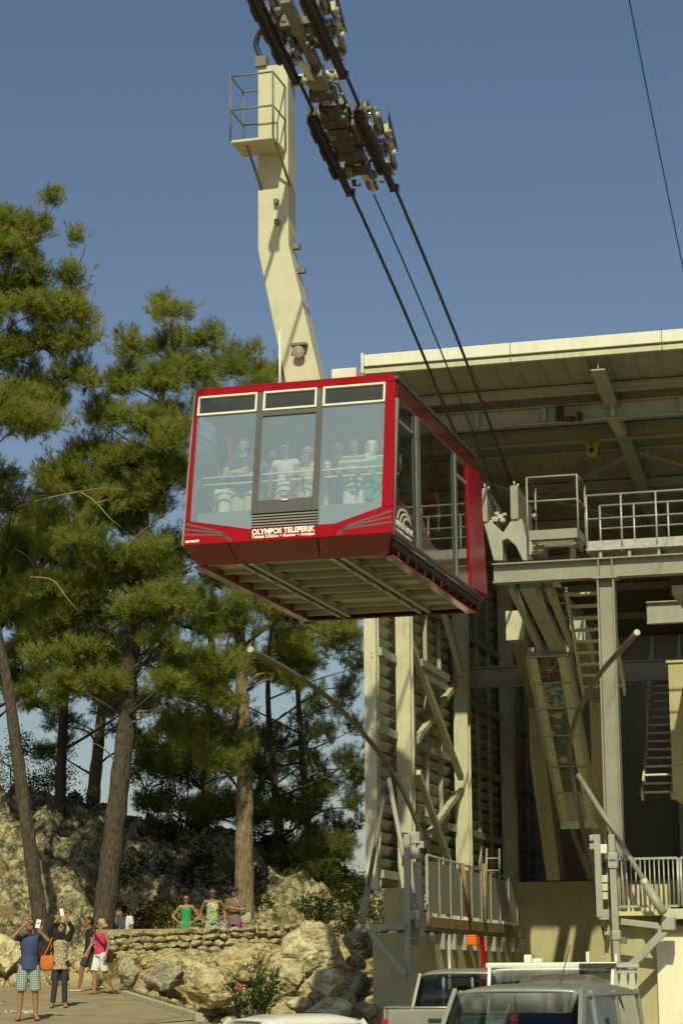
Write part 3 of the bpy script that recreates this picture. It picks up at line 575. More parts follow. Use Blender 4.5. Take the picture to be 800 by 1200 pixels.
# right column, edge beam, deck
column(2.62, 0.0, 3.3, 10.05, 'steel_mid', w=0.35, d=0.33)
bz = (sl(700, 655, 0).z + sl(700, 678, 0).z) / 2; bh = sl(700, 655, 0).z - sl(700, 678, 0).z
ebm = MB().ibeam((0.26, 0, bz), (RX1, 0, bz), 0.3, bh, 0.028, 0.02).build('edge_beam', 'steel_mid', st)
for x in (2.48, 2.76, 4.6, 6.5): MB().box(x - 0.012, x + 0.012, -0.14, -0.012, bz - bh / 2 + 0.03, bz + bh / 2 - 0.03).build('stiffener', 'steel_mid', ebm)
MB().box(2.36, 2.88, -0.2, 0.2, bz - bh / 2 - 0.03, bz - bh / 2 - 0.002).build('bearing_plate', 'steel_mid', ebm)
for x in (1.0, 4.5): MB().ibeam((x, 0.1, bz), (x, 9.0, bz), 0.22, 0.34).build('floor_beam', 'steel_paint', st)
MB().ibeam((2.9, 4.2, bz - 0.3), (RX1, 4.2, bz - 0.3), 0.2, 0.5).build('floor_beam', 'steel_paint', st)
MB().ibeam((-2.3, 8.9, 9.3), (RX1, 8.9, 9.3), 0.25, 0.5).build('floor_beam', 'steel_paint', st)
dz = sl(692, 643, -0.1).z
deck = MB().box(2.24, RX1 - 0.3, -0.15, 1.05, dz - 0.05, dz).build('deck', 'galvanised', st)
for k in range(11): MB().box(2.5 + k * 0.6, 2.56 + k * 0.6, -0.10, 1.0, bz + bh / 2 + 0.003, dz - 0.052).build('deck_bearer', 'steel_paint', deck)
def railing(x0, x1, y, z0, h, parent, posts, name='railing', m_='galvanised', toe=0.12, r=0.021):
    o = MB().tube([(x0, y, z0 + h), (x1, y, z0 + h)], r, 8).build(name, m_, parent)
    return o
for y, off in ((-0.13, 0), (0.95, 0.12)):
    top = MB().tube([(2.27 + off, y, dz + 1.12), (RX1 - 0.3, y, dz + 1.12)], 0.024, 8).build('handrail', 'galvanised', deck)
    MB().tube([(2.27 + off, y, dz + 0.62), (RX1 - 0.3, y, dz + 0.62)], 0.02, 8).build('mid_rail', 'galvanised', deck)
    for k in range(10): MB().tube([(2.27 + off + k * 0.72, y, dz - 0.1), (2.27 + off + k * 0.72, y, dz + 1.12)], 0.022, 8).build('rail_post', 'galvanised', deck)
    MB().box(2.25 + off, RX1 - 0.3, y - 0.012, y + 0.012, dz + 0.002, dz + 0.15).build('toe_board', 'galvanised', deck)
# maintenance cage beside the rope saddle
a = sl(618, 622, -0.2); b = sl(677, 620, -0.2); t_ = sl(617, 560, -0.2)
cage = MB().box(a.x, b.x, -0.2, -0.185, a.z - 0.20, a.z).build('cage_apron', 'steel_mid', st)
mb = MB()
for z in (t_.z, (t_.z + a.z) / 2 + 0.05): mb.tube([(a.x, 0.8, z), (a.x, -0.2, z), (b.x, -0.2, z), (b.x, 0.8, z)], 0.022, 8)
for x, y in ((a.x, -0.2), (b.x, -0.2), (b.x, 0.8), (a.x, 0.8)): mb.tube([(x, y, a.z - 0.2), (x, y, t_.z)], 0.022, 8)
mb.build('cage_rail', 'steel_mid', cage)
MB().box(b.x - 0.012, b.x + 0.002, -0.18, 0.8, a.z - 0.2, a.z).build('cage_side', 'steel_paint', cage)
for k in range(7): MB().box(a.x + 0.03, b.x - 0.03, -0.12 + k * 0.14, -0.04 + k * 0.14, a.z - 0.2, a.z - 0.165).build('grating_bar', 'steel_paint', cage)
for x in (a.x + 0.1, b.x - 0.1): MB().beam((x, -0.1, a.z - 0.26), (x, 0.9, a.z - 0.26), 0.06, 0.1).build('cage_bearer', 'steel_paint', cage)
MB().beam((b.x - 0.2, 0.3, bz + bh / 2), (b.x - 0.2, 0.3, a.z - 0.3), 0.12, 0.12).build('cage_leg', 'steel_paint', cage)
# rope saddle fork and its two shoes
yk = 0.35
def pk(u, v): q = sl(u, v, yk); return (q.x, yk, q.z)
fork = MB().prism([pk(566, 612), pk(575, 611), pk(589, 624), pk(599, 608), pk(611, 608), pk(617, 632), pk(624, 657), pk(612, 657), pk(604, 640), pk(594, 631), pk(588, 634), pk(589, 657), pk(578, 657)], (0, 0.5, 0)).build('saddle_fork', 'steel_paint', st, 0.02)
for u0, u1, v0, v1 in ((564, 571, 572, 611), (597, 607, 569, 608)):
    a, b = sl(u0, v0, 0.3), sl(u1, v1, 0.3)
    s_ = MB().prism([(a.x, 0.3, b.z), (a.x, 1.9, b.z - 0.1), (a.x, 1.9, a.z - 0.15), (a.x, 0.3, a.z)], (b.x - a.x, 0, 0)).build('saddle_shoe', 'steel_mid', fork, 0.01)
    MB().tube([((a.x + b.x) / 2, 0.35, a.z), ((a.x + b.x) / 2, 0.35, a.z + 0.1)], 0.025, 8).build('shoe_bolt', 'galvanised', s_)
    MB().tube([((a.x + b.x) / 2 + .05, 0.5, a.z), ((a.x + b.x) / 2 + .05, 0.5, a.z + 0.07)], 0.03, 8).build('shoe_bolt', 'galvanised', s_)
for u, v, s in ((581, 610, 0.09), (587, 607, 0.08), (583, 603, 0.06), (590, 611, 0.07), (592, 604, 0.05), (576, 613, 0.06), (626, 605, 0.07)):
    p = sl(u, v, 0.6); MB().box(p.x - s, p.x + s * 0.7, 0.5, 0.7, p.z - s * 0.5, p.z + s * 0.8).build('roller_block', 'galvanised', fork, 0.02)
p = sl(640, 632, 0.5); MB().box(p.x - 0.35, p.x - 0.05, 0.3, 0.9, p.z - 0.35, p.z + 0.1).build('saddle_block', 'steel_paint', fork, 0.01)

# sloping channels below the beam and the picture-covered chute
for u0, u1, wd in ((598, 634, 0.13), (618, 655, 0.34), (642, 672, 0.14)):
    a = sl(u0, 686, 0.4); b = sl(u1, 762, 3.1)
    MB().beam(a, b, wd, 0.16).build('sloping_channel', 'steel_paint', st)
tl_, tr_ = sl(617, 770, 3.0), sl(667, 768, 3.0); bl_, br_ = sl(658, 966, 7.2), sl(700, 964, 7.2)
xw = tr_.x - tl_.x
tx0, tx1 = tl_.x, tl_.x + xw; bx0_, bx1_ = bl_.x, bl_.x + (br_.x - bl_.x)
T0, T1, B0, B1 = Vector((tx0, 3.0, tl_.z)), Vector((tx1, 3.0, tl_.z)), Vector((bx0_, 7.2, bl_.z)), Vector((bx1_, 7.2, bl_.z))
chn = (T1 - T0).cross(B0 - T0).normalized()
if chn.y > 0: chn = -chn                                  # outward face looks down and to the front
chute = MB().prism([T0, T1, B1, B0], -chn * 0.3).build('chute', 'steel_paint', st)
def cpt(s, t, o=0.0): return (T0.lerp(T1, s)).lerp(B0.lerp(B1, s), t) + chn * o
n_p = 6
ts = [0.0, 0.15, 0.295, 0.455, 0.64, 0.80, 0.985]
def picture_mat(k):
    m = bpy.data.materials.new('picture_print'); m.use_nodes = True; n = m.node_tree.nodes; l = m.node_tree.links; b = n['Principled BSDF']; b.inputs['Roughness'].default_value = 0.4
    g = n.new('ShaderNodeNewGeometry'); mp = n.new('ShaderNodeMapping'); mp.inputs['Location'].default_value = (k * 3.7, k * 1.9, k); l.new(g.outputs['Position'], mp.inputs[0])
    nz = n.new('ShaderNodeTexNoise'); nz.inputs['Scale'].default_value = 4.6; nz.inputs['Detail'].default_value = 6; nz.inputs['Distortion'].default_value = 0.7; l.new(mp.outputs[0], nz.inputs['Vector'])
    cr = n.new('ShaderNodeValToRGB'); e = cr.color_ramp; e.interpolation = 'LINEAR'
    cols = [(0.02, 0.025, 0.02), (0.02, 0.13, 0.22), (0.03, 0.03, 0.03), (0.03, 0.17, 0.11), (0.34, 0.37, 0.33), (0.22, 0.14, 0.03), (0.03, 0.06, 0.08)]
    rnd = random.Random(k); rnd.shuffle(cols)
    for i, c in enumerate(cols):
        pos = 0.25 + 0.5 * i / 6
        el = e.elements[i] if i < 2 else e.elements.new(pos)
        el.position = pos; el.color = (*c, 1)
    l.new(nz.outputs['Fac'], cr.inputs[0]); l.new(cr.outputs[0], b.inputs['Base Color']); return m
for i in range(n_p):
    t0, t1 = ts[i] + 0.006, ts[i + 1] - 0.006
    for s0, s1, m_, nm, o_ in ((0.03, 0.225, 'steel_light', 'chute_panel', 0.02), (0.235, 0.70, None, 'picture_panel', 0.016), (0.71, 0.97, 'steel_light', 'chute_panel', 0.02)):
        P = [cpt(s0, t0, 0.002), cpt(s1, t0, 0.002), cpt(s1, t1, 0.002), cpt(s0, t1, 0.002)]
        if nm == 'picture_panel' and i == 5: continue
        o = MB().prism(P, chn * o_).build(nm, m_ or picture_mat(i + 1), chute)
    MB().beam(cpt(0.0, ts[i], 0.012), cpt(1.0, ts[i], 0.012), 0.05, 0.03).build('chute_joint', 'steel_paint', chute)
MB().beam(cpt(-0.03, 1.0, 0.0), cpt(1.03, 1.0, 0.0), 0.16, 0.22).build('chute_foot', 'steel_light', chute)
for s in (0.0, 1.0): MB().beam(cpt(s, 0, 0.03), cpt(s, 1, 0.03), 0.05, 0.09).build('chute_edge', 'steel_paint', chute)
for s in (0.22, 0.62):
    a = cpt(s, 1.02, -0.1); MB().beam((a.x, a.y, a.z), (a.x + 0.1, a.y + 2.0, 4.35), 0.10, 0.12).build('chute_support', 'steel_dark', chute)
    for k in range(7):
        q = Vector((a.x, a.y, a.z)).lerp(Vector((a.x + 0.1, a.y + 2.0, 4.35)), k / 6.5); MB().tube([q + Vector((0.0, -0.09, 0.02)), q + Vector((0, -0.11, 0.02))], 0.018, 6).build('bolt', 'frame_white', chute)
# picture board hanging higher up behind the beam
a = sl(641, 684, 1.6); b = sl(656, 690, 1.6); MB().prism([(a.x, 1.6, a.z + 0.1), (b.x, 1.6, a.z + 0.1), (b.x + 0.1, 1.9, a.z - 0.8), (a.x + 0.12, 1.9, a.z - 0.8)], (0, 0.05, 0)).build('picture_panel', picture_mat(9), st)
# concrete piers behind the chute with sloping steel heads
def pier(top, mid, base, w0, w1, dep, parent=st):
    P = []
    a, b, c = sl(*top), sl(*mid), sl(*base)
    L_ = [Vector((a.x, a.y, a.z)), Vector((b.x, b.y, b.z)), Vector((c.x, c.y, c.z))]
    Rr = [L_[0] + Vector((w0, 0, 0)), L_[1] + Vector((w0, 0, 0)), L_[2] + Vector((w1, 0, 0))]
    return L_ + Rr[::-1]
P_ = pier((618, 815, 11.0), (620, 890, 11.6), (640, 1032, 13.0), 0.42, 0.36, 0.8)
MB().prism(P_, (0, 0.9, 0)).build('concrete_pier', 'concrete_pier', st, 0.02)
P_ = pier((689, 812, 8.8), (692, 880, 9.6), (690, 1010, 12.6), 0.62, 0.55, 0.9)
MB().prism(P_, (0, 0.9, 0)).build('concrete_pier', 'concrete_pier', st, 0.02)
a, b = sl(606, 735, 4.6), sl(628, 818, 11.0); MB().beam(a, b, 0.36, 0.5).build('pier_head', 'steel_paint', st)
a, b = sl(605, 718, 4.4), sl(605, 752, 4.4); MB().box(a.x - 0.2, a.x + 0.22, 4.1, 4.55, b.z, a.z).build('pier_head', 'steel_light', st)
a, b = sl(676, 738, 3.6), sl(704, 815, 9.2); MB().beam(a, b, 0.34, 0.5).build('pier_head', 'steel_paint', st)
MB().box(RX0 + 0.3, 2.3, 13.0, 14.6, -0.2, sl(640, 1033, 13.0).z).build('foundation', 'concrete', st, 0.02)

# stairs inside on the right
q0_, q1_ = sl(752, 934, 8.2), sl(742, 792, 12.0); sp0, sp1 = Vector((q0_.x, 8.2, q0_.z)), Vector((q0_.x - 0.1, 12.0, q1_.z)); wdt = 0.70
sr = MB().beam(sp0, sp1, 0.05, 0.22).build('stair_stringer', 'steel_light', st)
MB().beam(sp0 + Vector((wdt, 0, 0)), sp1 + Vector((wdt, 0, 0)), 0.05, 0.22).build('stair_stringer', 'steel_light', st)
for k in range(15):
    q = sp0.lerp(sp1, (k + 0.5) / 15); MB().box(q.x + 0.03, q.x + wdt - 0.03, q.y - 0.12, q.y + 0.12, q.z - 0.02, q.z + 0.02).build('stair_tread', 'fascia_white', st)
mb = MB()
for x in (sp0.x, sp0.x + wdt):
    mb.tube([sp0.lerp(sp1, 0.45) + Vector((x - sp0.x, 0, 1.0)), sp1 + Vector((x - sp0.x, 0, 1.0)), sp1 + Vector((x - sp0.x, 1.2, 1.0))], 0.02, 6)
    mb.tube([sp0.lerp(sp1, 0.45) + Vector((x - sp0.x, 0, 0.55)), sp1 + Vector((x - sp0.x, 0, 0.55)), sp1 + Vector((x - sp0.x, 1.2, 0.55))], 0.016, 6)
    for k in range(6): q = sp0.lerp(sp1, 0.45 + 0.11 * k) + Vector((x - sp0.x, 0, 0)); mb.tube([q, q + Vector((0, 0, 1.0))], 0.016, 6)
mb.build('stair_railing', 'fascia_white', st)
MB().box(sp1.x - 0.1, sp1.x + 1.6, 12.1, 13.3, sp1.z - 0.1, sp1.z).build('stair_landing', 'steel_paint', st)
u0_, u1_ = Vector((1.58, 1.2, 10.05)), Vector((1.42, 4.2, 8.2))
for dx in (0.0, 0.92): MB().beam(u0_ + Vector((dx, 0, 0)), u1_ + Vector((dx, 0, 0)), 0.05, 0.2).build('stair_stringer', 'steel_light', st)
for k in range(9):
    q = u0_.lerp(u1_, (k + 0.4) / 9); MB().box(q.x + 0.03, q.x + 0.89, q.y - 0.13, q.y + 0.13, q.z - 0.02, q.z + 0.02).build('stair_tread', 'steel_light', st)
# lower platform on the right with planks, fence and bracket
pz = sl(740, 1072, -0.2).z
lp2 = MB().box(2.25, RX1 - 0.3, 0.25, 8.9, pz - 0.22, pz).build('lower_platform', 'concrete', st)
MB().box(2.62, 3.78, -0.42, 0.24, pz - 0.02, pz + 0.06).build('platform_edge', 'board_pale', lp2)
MB().box(3.60, RX1 - 0.3, -0.5, 0.24, pz - 0.10, pz + 0.10).build('platform_edge', 'steel_light', lp2, 0.01)
for k in range(8):
    x = 2.62 + k * 0.135; MB().box(x, x + 0.122, 0.02, 0.05, pz + 0.07, pz + 0.60).build('plank', 'board_pale', lp2)
fz0, fz1 = sl(760, 1062, -0.35).z, sl(760, 1006, -0.35).z
fx0, fx1 = sl(722, 1006, -0.35).x, sl(793, 1006, -0.35).x
def bar_fence(x0, x1, y, z0, z1, nb, label, parent):
    o = MB().beam((x0, y, z1), (x1, y, z1), 0.045, 0.045).build('fence_rail', 'galvanised', parent)
    MB().beam((x0, y, z0), (x1, y, z0), 0.04, 0.04).build('fence_rail', 'galvanised', parent)
    for k in range(nb + 1):
        x = x0 + (x1 - x0) * k / nb; MB().tube([(x, y, z0), (x, y, z1)], 0.014 if k not in (0, nb) else 0.03, 6).build('fence_bar', 'galvanised', parent)
bar_fence(fx0, fx1, -0.35, fz0, fz1, 13, '', lp2)
bar_fence(fx1 + 0.06, fx1 + 2.2, -0.35, fz0, fz1, 18, '', lp2)
# concrete front walls
w1 = sl(707, 1090, 0.1).x; w2 = sl(768, 1110, -0.1).x
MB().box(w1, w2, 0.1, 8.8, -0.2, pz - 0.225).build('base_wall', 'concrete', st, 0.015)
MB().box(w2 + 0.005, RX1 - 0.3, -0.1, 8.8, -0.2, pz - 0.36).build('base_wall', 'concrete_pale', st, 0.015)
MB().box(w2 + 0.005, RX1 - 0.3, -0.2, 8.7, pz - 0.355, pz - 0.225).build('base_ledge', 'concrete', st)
# left base: round pier, block and shaded room under the platform
MB().lathe((LX + 0.42, 0.35, 2.95), (0, 0, 1), [(0, 0.27), (0.86, 0.27)], 24).build('round_pier', 'concrete', st)
MB().box(LX - 0.05, -1.55, 0.1, 2.4, -0.2, 2.90).build('base_block', 'concrete', st, 0.015)
MB().box(LX - 0.05, -1.55, 2.405, 13, -0.2, 2.94).build('base_wall', 'concrete', st)
MB().box(LX + 0.35, LX + 0.85, 0.75, 1.0, 3.12, 3.72).build('switch_box', 'steel_dark', st)
# left boarding platform: board, railing panels, stub brackets, lamp
bX = -1.5; y0_, y1_ = 1.0, 10.9
MB().box(bX - 0.03, bX + 0.03, y0_, y1_, 3.02, 3.24).build('edge_board', 'wood_board', st, 0.006)
rl = MB().tube([(bX, y0_, 4.52), (bX, y1_, 4.38)], 0.025, 8).build('platform_railing', 'galvanised', st)
nP = 9
for k in range(nP + 1):
    y = y0_ + (y1_ - y0_) * k / nP; MB().box(bX - 0.03, bX + 0.03, y - 0.03, y + 0.03, 3.25, 4.50 - 0.014 * k).build('rail_post', 'galvanised', rl)
    if k < nP:
        d_ = (y1_ - y0_) / nP; MB().box(bX - 0.012, bX + 0.012, y + 0.05, y + d_ - 0.05, 3.32, 4.40 - 0.014 * k).build('railing_sheet', 'galvanised', rl)
    MB().box(bX - 0.16, bX + 0.05, y + 0.25, y + 0.42, 2.58, 2.92).build('platform_stub', 'galvanised', st)
p = sw(553, 1103, bX + 0.12); o = MB().box(p.x - 0.14, p.x + 0.14, p.y - 0.2, p.y + 0.2, p.z - 0.09, p.z + 0.09).build('warning_lamp', 'orange_plastic', st, 0.02)
MB().box(p.x - 0.1, p.x + 0.1, p.y - 0.1, p.y + 0.1, p.z + 0.092, p.z + 0.14).build('lamp_cap', 'orange_plastic', o, 0.02)
p = sw(488, 1120, bX)
MB().tube([(bX, 3.0, 0.0), (bX, 3.0, 2.9)], 0.05, 10).build('platform_leg', 'galvanised', st); MB().tube([(bX, 6.6, 0.0), (bX, 6.6, 2.9)], 0.05, 10).build('platform_leg', 'red_paint', st)
for u_ in (545, 567):                                    # rusty poles leaning on the railing
    a, b = sw(u_ - 4 if u_ == 545 else u_, 1012, bX + 0.08), sw(u_ + 6 if u_ == 545 else u_ + 1, 1080, bX + 0.08)
    MB().tube([a, b], 0.05, 8).build('leaning_pole', 'wood_board', st)

# ------------------------------------------------------------------ things in and on the station
booth = empty('control_booth', SM @ Vector((3.6, 5.0, 5.6)), -ANG, 'pale control booth with framed windows at the right edge of the picture', 'booth')
a, b = sl(782, 777, 5.0), sl(787, 936, 5.0); bw = a.x - 3.6
MB().box(bw, bw + 3.0, 0.0, 2.2, b.z - 5.6, b.z - 5.6 + 0.75).build('wall', 'concrete', booth); MB().box(bw, bw + 3.0, 0.0, 2.2, a.z - 5.6 - 0.55, a.z - 5.6).build('wall', 'concrete', booth)
MB().box(bw, bw + 0.3, 0.0, 2.2, b.z - 4.845, a.z - 6.155).build('wall', 'concrete', booth); MB().box(bw - 0.04, bw + 3.05, -0.05, 2.25, a.z - 5.598, a.z - 5.54).build('coping', 'steel_light', booth)
for k in range(2):
    x0 = bw + 0.32 + k * 1.3; z0, z1 = b.z - 4.845, a.z - 6.155
    wn_ = MB().box(x0, x0 + 0.07, 0.02, 0.14, z0, z1).box(x0 + 1.15, x0 + 1.22, 0.02, 0.14, z0, z1).box(x0 + 0.07, x0 + 1.15, 0.02, 0.14, z0, z0 + 0.07).box(x0 + 0.07, x0 + 1.15, 0.02, 0.14, z1 - 0.07, z1).box(x0 + 0.07, x0 + 1.15, 0.03, 0.13, (z0 + z1) / 2 - 0.3, (z0 + z1) / 2 - 0.24).build('window', 'steel_light', booth)
    MB().box(x0 + 0.07, x0 + 1.15, 0.07, 0.08, z0 + 0.07, (z0 + z1) / 2 - 0.3).build('pane', 'booth_glass', wn_); MB().box(x0 + 0.07, x0 + 1.15, 0.07, 0.08, (z0 + z1) / 2 - 0.24, z1 - 0.07).build('pane', 'booth_glass', wn_)
MB().box(bw, bw + 3.0, 2.0, 2.2, b.z - 4.845, a.z - 6.155).build('wall', 'interior_dark', booth)

p = sl(693, 522, 3.05)
hoist = empty('chain_hoist', SM @ Vector((p.x, 2.98, p.z - 0.25)), -ANG, 'yellow chain hoist hanging under the station roof', 'hoist')
hoist.scale = (0.78, 0.78, 0.78)
MB().prism([(-0.14, 0, 0.02), (0.0, 0, -0.06), (0.14, 0, 0.02), (0.16, 0, 0.28), (0.22, 0, 0.34), (0.20, 0, 0.44), (0.08, 0, 0.42), (0.05, 0, 0.30), (-0.05, 0, 0.30), (-0.08, 0, 0.42), (-0.20, 0, 0.44), (-0.22, 0, 0.34), (-0.16, 0, 0.28)], (0, 0.18, 0)).build('hoist_body', 'yellow_paint', hoist, 0.025)
MB().lathe((0, -0.03, 0.16), (0, 1, 0), [(0, 0.08), (0.03, 0.08)], 14).build('hub', 'rubber', hoist)
for x in (-0.06, 0.07): MB().tube([(x, 0.09, -0.05), (x, 0.09, -0.75)], 0.01, 6).build('chain', 'steel_dark', hoist)

def guide_arm(pix, braces, label, rr=0.052):
    P = [sl(u, v, y) for u, v, y in pix]; base = P[0].copy()
    root = empty('guide_arm', SM @ base, -ANG, label, 'guide arm', 'pair of cabin guide arms')
    arm = MB().tube(smooth_curve([q - base for q in P], 8), rr, 12).build('guide_pipe', 'pole_dark', root)
    MB().tube([P[-1] - base, (P[-1] - base) * 1.0 + (P[-1] - P[-2]).normalized() * 0.05], rr * 1.12, 12).build('end_cap', 'steel_light', arm)
    for (a, b, r, m_) in braces: MB().tube([sl(*a) - base, sl(*b) - base], r, 10).build('strut', m_, root)
    return root, base
arL, bL = guide_arm([(525, 1072, 3.5), (497, 988, 1.4), (462, 908, 0.0), (400, 832, -2.0), (345, 790, -3.6), (295, 762, -5.0)],
    [((455, 912, -0.3), (489, 1088, -0.7), 0.05, 'steel_paint'), ((452, 920, -0.3), (431, 1040, -1.0), 0.045, 'pole_dark'), ((431, 1040, -1.0), (424, 1082, -1.2), 0.07, 'steel_mid')], 'curved steel guide pipe flaring left in front of the louvred wall')
arR, bR = guide_arm([(712, 1112, 2.6), (699, 1050, 2.0), (681, 965, 1.0), (667, 890, 0.0), (673, 845, -1.2), (700, 793, -3.0), (745, 742, -5.0)],
    [((677, 908, 0.2), (753, 1030, -0.9), 0.055, 'steel_mid'), ((757, 1038, -0.9), (777, 1070, -1.0), 0.09, 'steel_paint'), ((753, 1030, -0.9), (757, 1038, -0.9), 0.075, 'steel_light')], 'curved steel guide pipe flaring right in front of the right column')
# bracket frames that carry the arms
def bracket(label, segs, boxes, origin):
    o = sl(*origin); root = empty('arm_bracket', SM @ o, -ANG, label, 'bracket', 'pair of arm brackets')
    for nm, a, b, w_ in segs: MB().beam(sl(*a) - o, sl(*b) - o, w_, w_).build(nm, 'steel_paint', root, 0.01)
    for (u, v, y, s, m_) in boxes:
        q = sl(u, v, y) - o; MB().box(q.x - s, q.x + s, q.y - s, q.y + s, q.z - s, q.z + s).build('clamp', m_, root, 0.012)
    return root
bracket('grey steel bracket frame below the left guide pipe', [('post', (477, 978, -0.7), (478, 1150, -0.7), 0.13), ('post', (489, 1010, -0.5), (493, 1098, -0.5), 0.15), ('arm', (434, 1086, -0.9), (474, 1086, -0.9), 0.12), ('diagonal', (434, 1092, -0.9), (475, 1142, -0.9), 0.12)],
    [(486, 982, -0.5, 0.12, 'galvanised'), (493, 990, -0.5, 0.07, 'galvanised'), (486, 1000, -0.5, 0.11, 'galvanised'), (487, 1072, -0.6, 0.1, 'galvanised'), (486, 1094, -0.6, 0.07, 'steel_dark'), (486, 1104, -0.6, 0.06, 'steel_dark'), (474, 1012, -0.6, 0.05, 'steel_dark')], (478, 1150, -0.7))
bracket('grey steel bracket frame below the right guide pipe', [('post', (699, 978, -0.6), (703, 1075, -0.6), 0.13), ('post', (716, 978, -0.6), (724, 1152, -0.6), 0.13), ('arm', (727, 1080, -0.75), (779, 1086, -0.75), 0.12), ('diagonal', (779, 1090, -0.75), (729, 1142, -0.75), 0.15)],
    [(694, 982, -0.6, 0.06, 'galvanised'), (694, 992, -0.6, 0.06, 'galvanised'), (706, 995, -0.55, 0.09, 'frame_white'), (718, 1005, -0.6, 0.095, 'galvanised'), (718, 1012, -0.6, 0.095, 'galvanised'), (708, 1072, -0.55, 0.1, 'galvanised'), (722, 1096, -0.6, 0.09, 'galvanised'), (730, 1102, -0.6, 0.06, 'steel_dark'), (783, 1082, -0.75, 0.13, 'galvanised'), (708, 1040, -0.55, 0.07, 'cream_paint'), (708, 1050, -0.55, 0.07, 'cream_paint'), (708, 1030, -0.55, 0.07, 'cream_paint')], (724, 1152, -0.6))
# stepladder leaning by the third column
p = sw(578, 1030, -1.9); lad = empty('stepladder', SM @ Vector((-1.9, p.y, 3.12)), -ANG, 'small grey stepladder standing behind the platform railing', 'ladder')
mb = MB()
for x in (-0.2, 0.2): MB().tube([(x, -0.25, 0), (x * 0.8, 0.0, 2.0)], 0.03, 6).build('ladder_rail', 'galvanised', lad)
for k in range(6): MB().box(-0.19, 0.19, -0.22 + k * 0.036, -0.14 + k * 0.036, 0.25 + k * 0.3, 0.28 + k * 0.3).build('rung', 'galvanised', lad)

# ------------------------------------------------------------------ ground
def sst(a, b, x):
    t = min(1.0, max(0.0, (x - a) / (b - a))); return t * t * (3 - 2 * t)
def path_z(Y): return 1.28 + 0.042 * (Y - 40)
def edge_x(Y): return -4.25 + (46 - Y) * 0.26 if Y > 40 else -2.69 - (40 - Y) * 0.8
def lot_z(Y): return 0.45 * sst(28, 36, Y)
def base_z(X, Y):
    bank = 0.02 + 2.45 * sst(42.5, 54.0, Y)                       # rubble bank that climbs to the upper terrace
    bank *= 1 - sst(0.6, 2.0, X - (Y - 50) * 0.27)                # falls away beside the station
    low = path_z(Y) * sst(16, 30, Y) if Y < 53 else path_z(53) + (2.5 - path_z(53)) * sst(53, 55, Y)
    e = edge_x(min(Y, 55)); t = sst(e + 0.1, e + 1.5, X)
    z = low * (1 - t) + max(bank, lot_z(Y)) * t
    if Y > 55: z = max(z, 2.5 * (1 - sst(0.5, 2.5, X - (Y - 50) * 0.27))) - 0.012 * min(40, Y - 55) * (1 if X > 2 else 0)
    return z
def hill_top(X): return float(np.interp(X, [-60, -25, -11, -8.3, -5, -2, 0, 1.8, 4, 9], [8.5, 8.2, 7.5, 6.9, 6.2, 5.6, 4.6, 3.8, 2.6, 1.0]))
def hill_z(X, Y):
    b = base_z(X, 56); foot = 55.6 + (0.8 if X > -7 else 0) + 1.2 * noise.noise((X * 0.25, 3.3, 0.5))
    t = sst(foot, foot + 12.5, Y); back = 1 - 0.6 * sst(80, 120, Y)
    z = b + (hill_top(X) - b) * t * back
    n = noise.fractal((X * 0.35, Y * 0.35, 1.7), 0.9, 2.1, 5) * 0.55
    r = abs(noise.noise((X * 0.8, Y * 0.8, 4.0))) + 0.55 * abs(noise.noise((X * 1.9, Y * 1.9, 9.0))) + 0.36 * abs(noise.noise((X * 3.9, Y * 3.9, 2.0))) + 0.22 * noise.noise((X * 7.3, Y * 7.3, 5.0))
    return z + (n + 0.6 - 1.1 * r) * sst(foot - 0.3, foot + 1.5, Y)
def grid(name, xs, ys, fz, mat, kind='structure', smooth=True):
    nx, ny = len(xs), len(ys)
    v = [(x, y, fz(x, y)) for y in ys for x in xs]
    f = [(j * nx + i, j * nx + i + 1, (j + 1) * nx + i + 1, (j + 1) * nx + i) for j in range(ny - 1) for i in range(nx - 1)]
    me = bpy.data.meshes.new(name); me.from_pydata(v, [], f); me.polygons.foreach_set('use_smooth', [smooth] * len(f))
    return tag(link_mesh(name, me, mat), kind=kind)
pbr('dirt', (0.36, 0.285, 0.13), 0.95, var=0.3, scale=1.5, bump=0.6, bscale=9, streak=0.0, dist=0.05)
pbr('asphalt', (0.30, 0.275, 0.20), 0.9, var=0.2, scale=2, bump=0.3, bscale=60)
pbr('pine_litter', (0.17, 0.095, 0.04), 0.95, var=0.4, scale=3, bump=0.5, bscale=25)
pbr('kerb_stone', (0.42, 0.39, 0.28), 0.9, var=0.15, scale=4, bump=0.2)
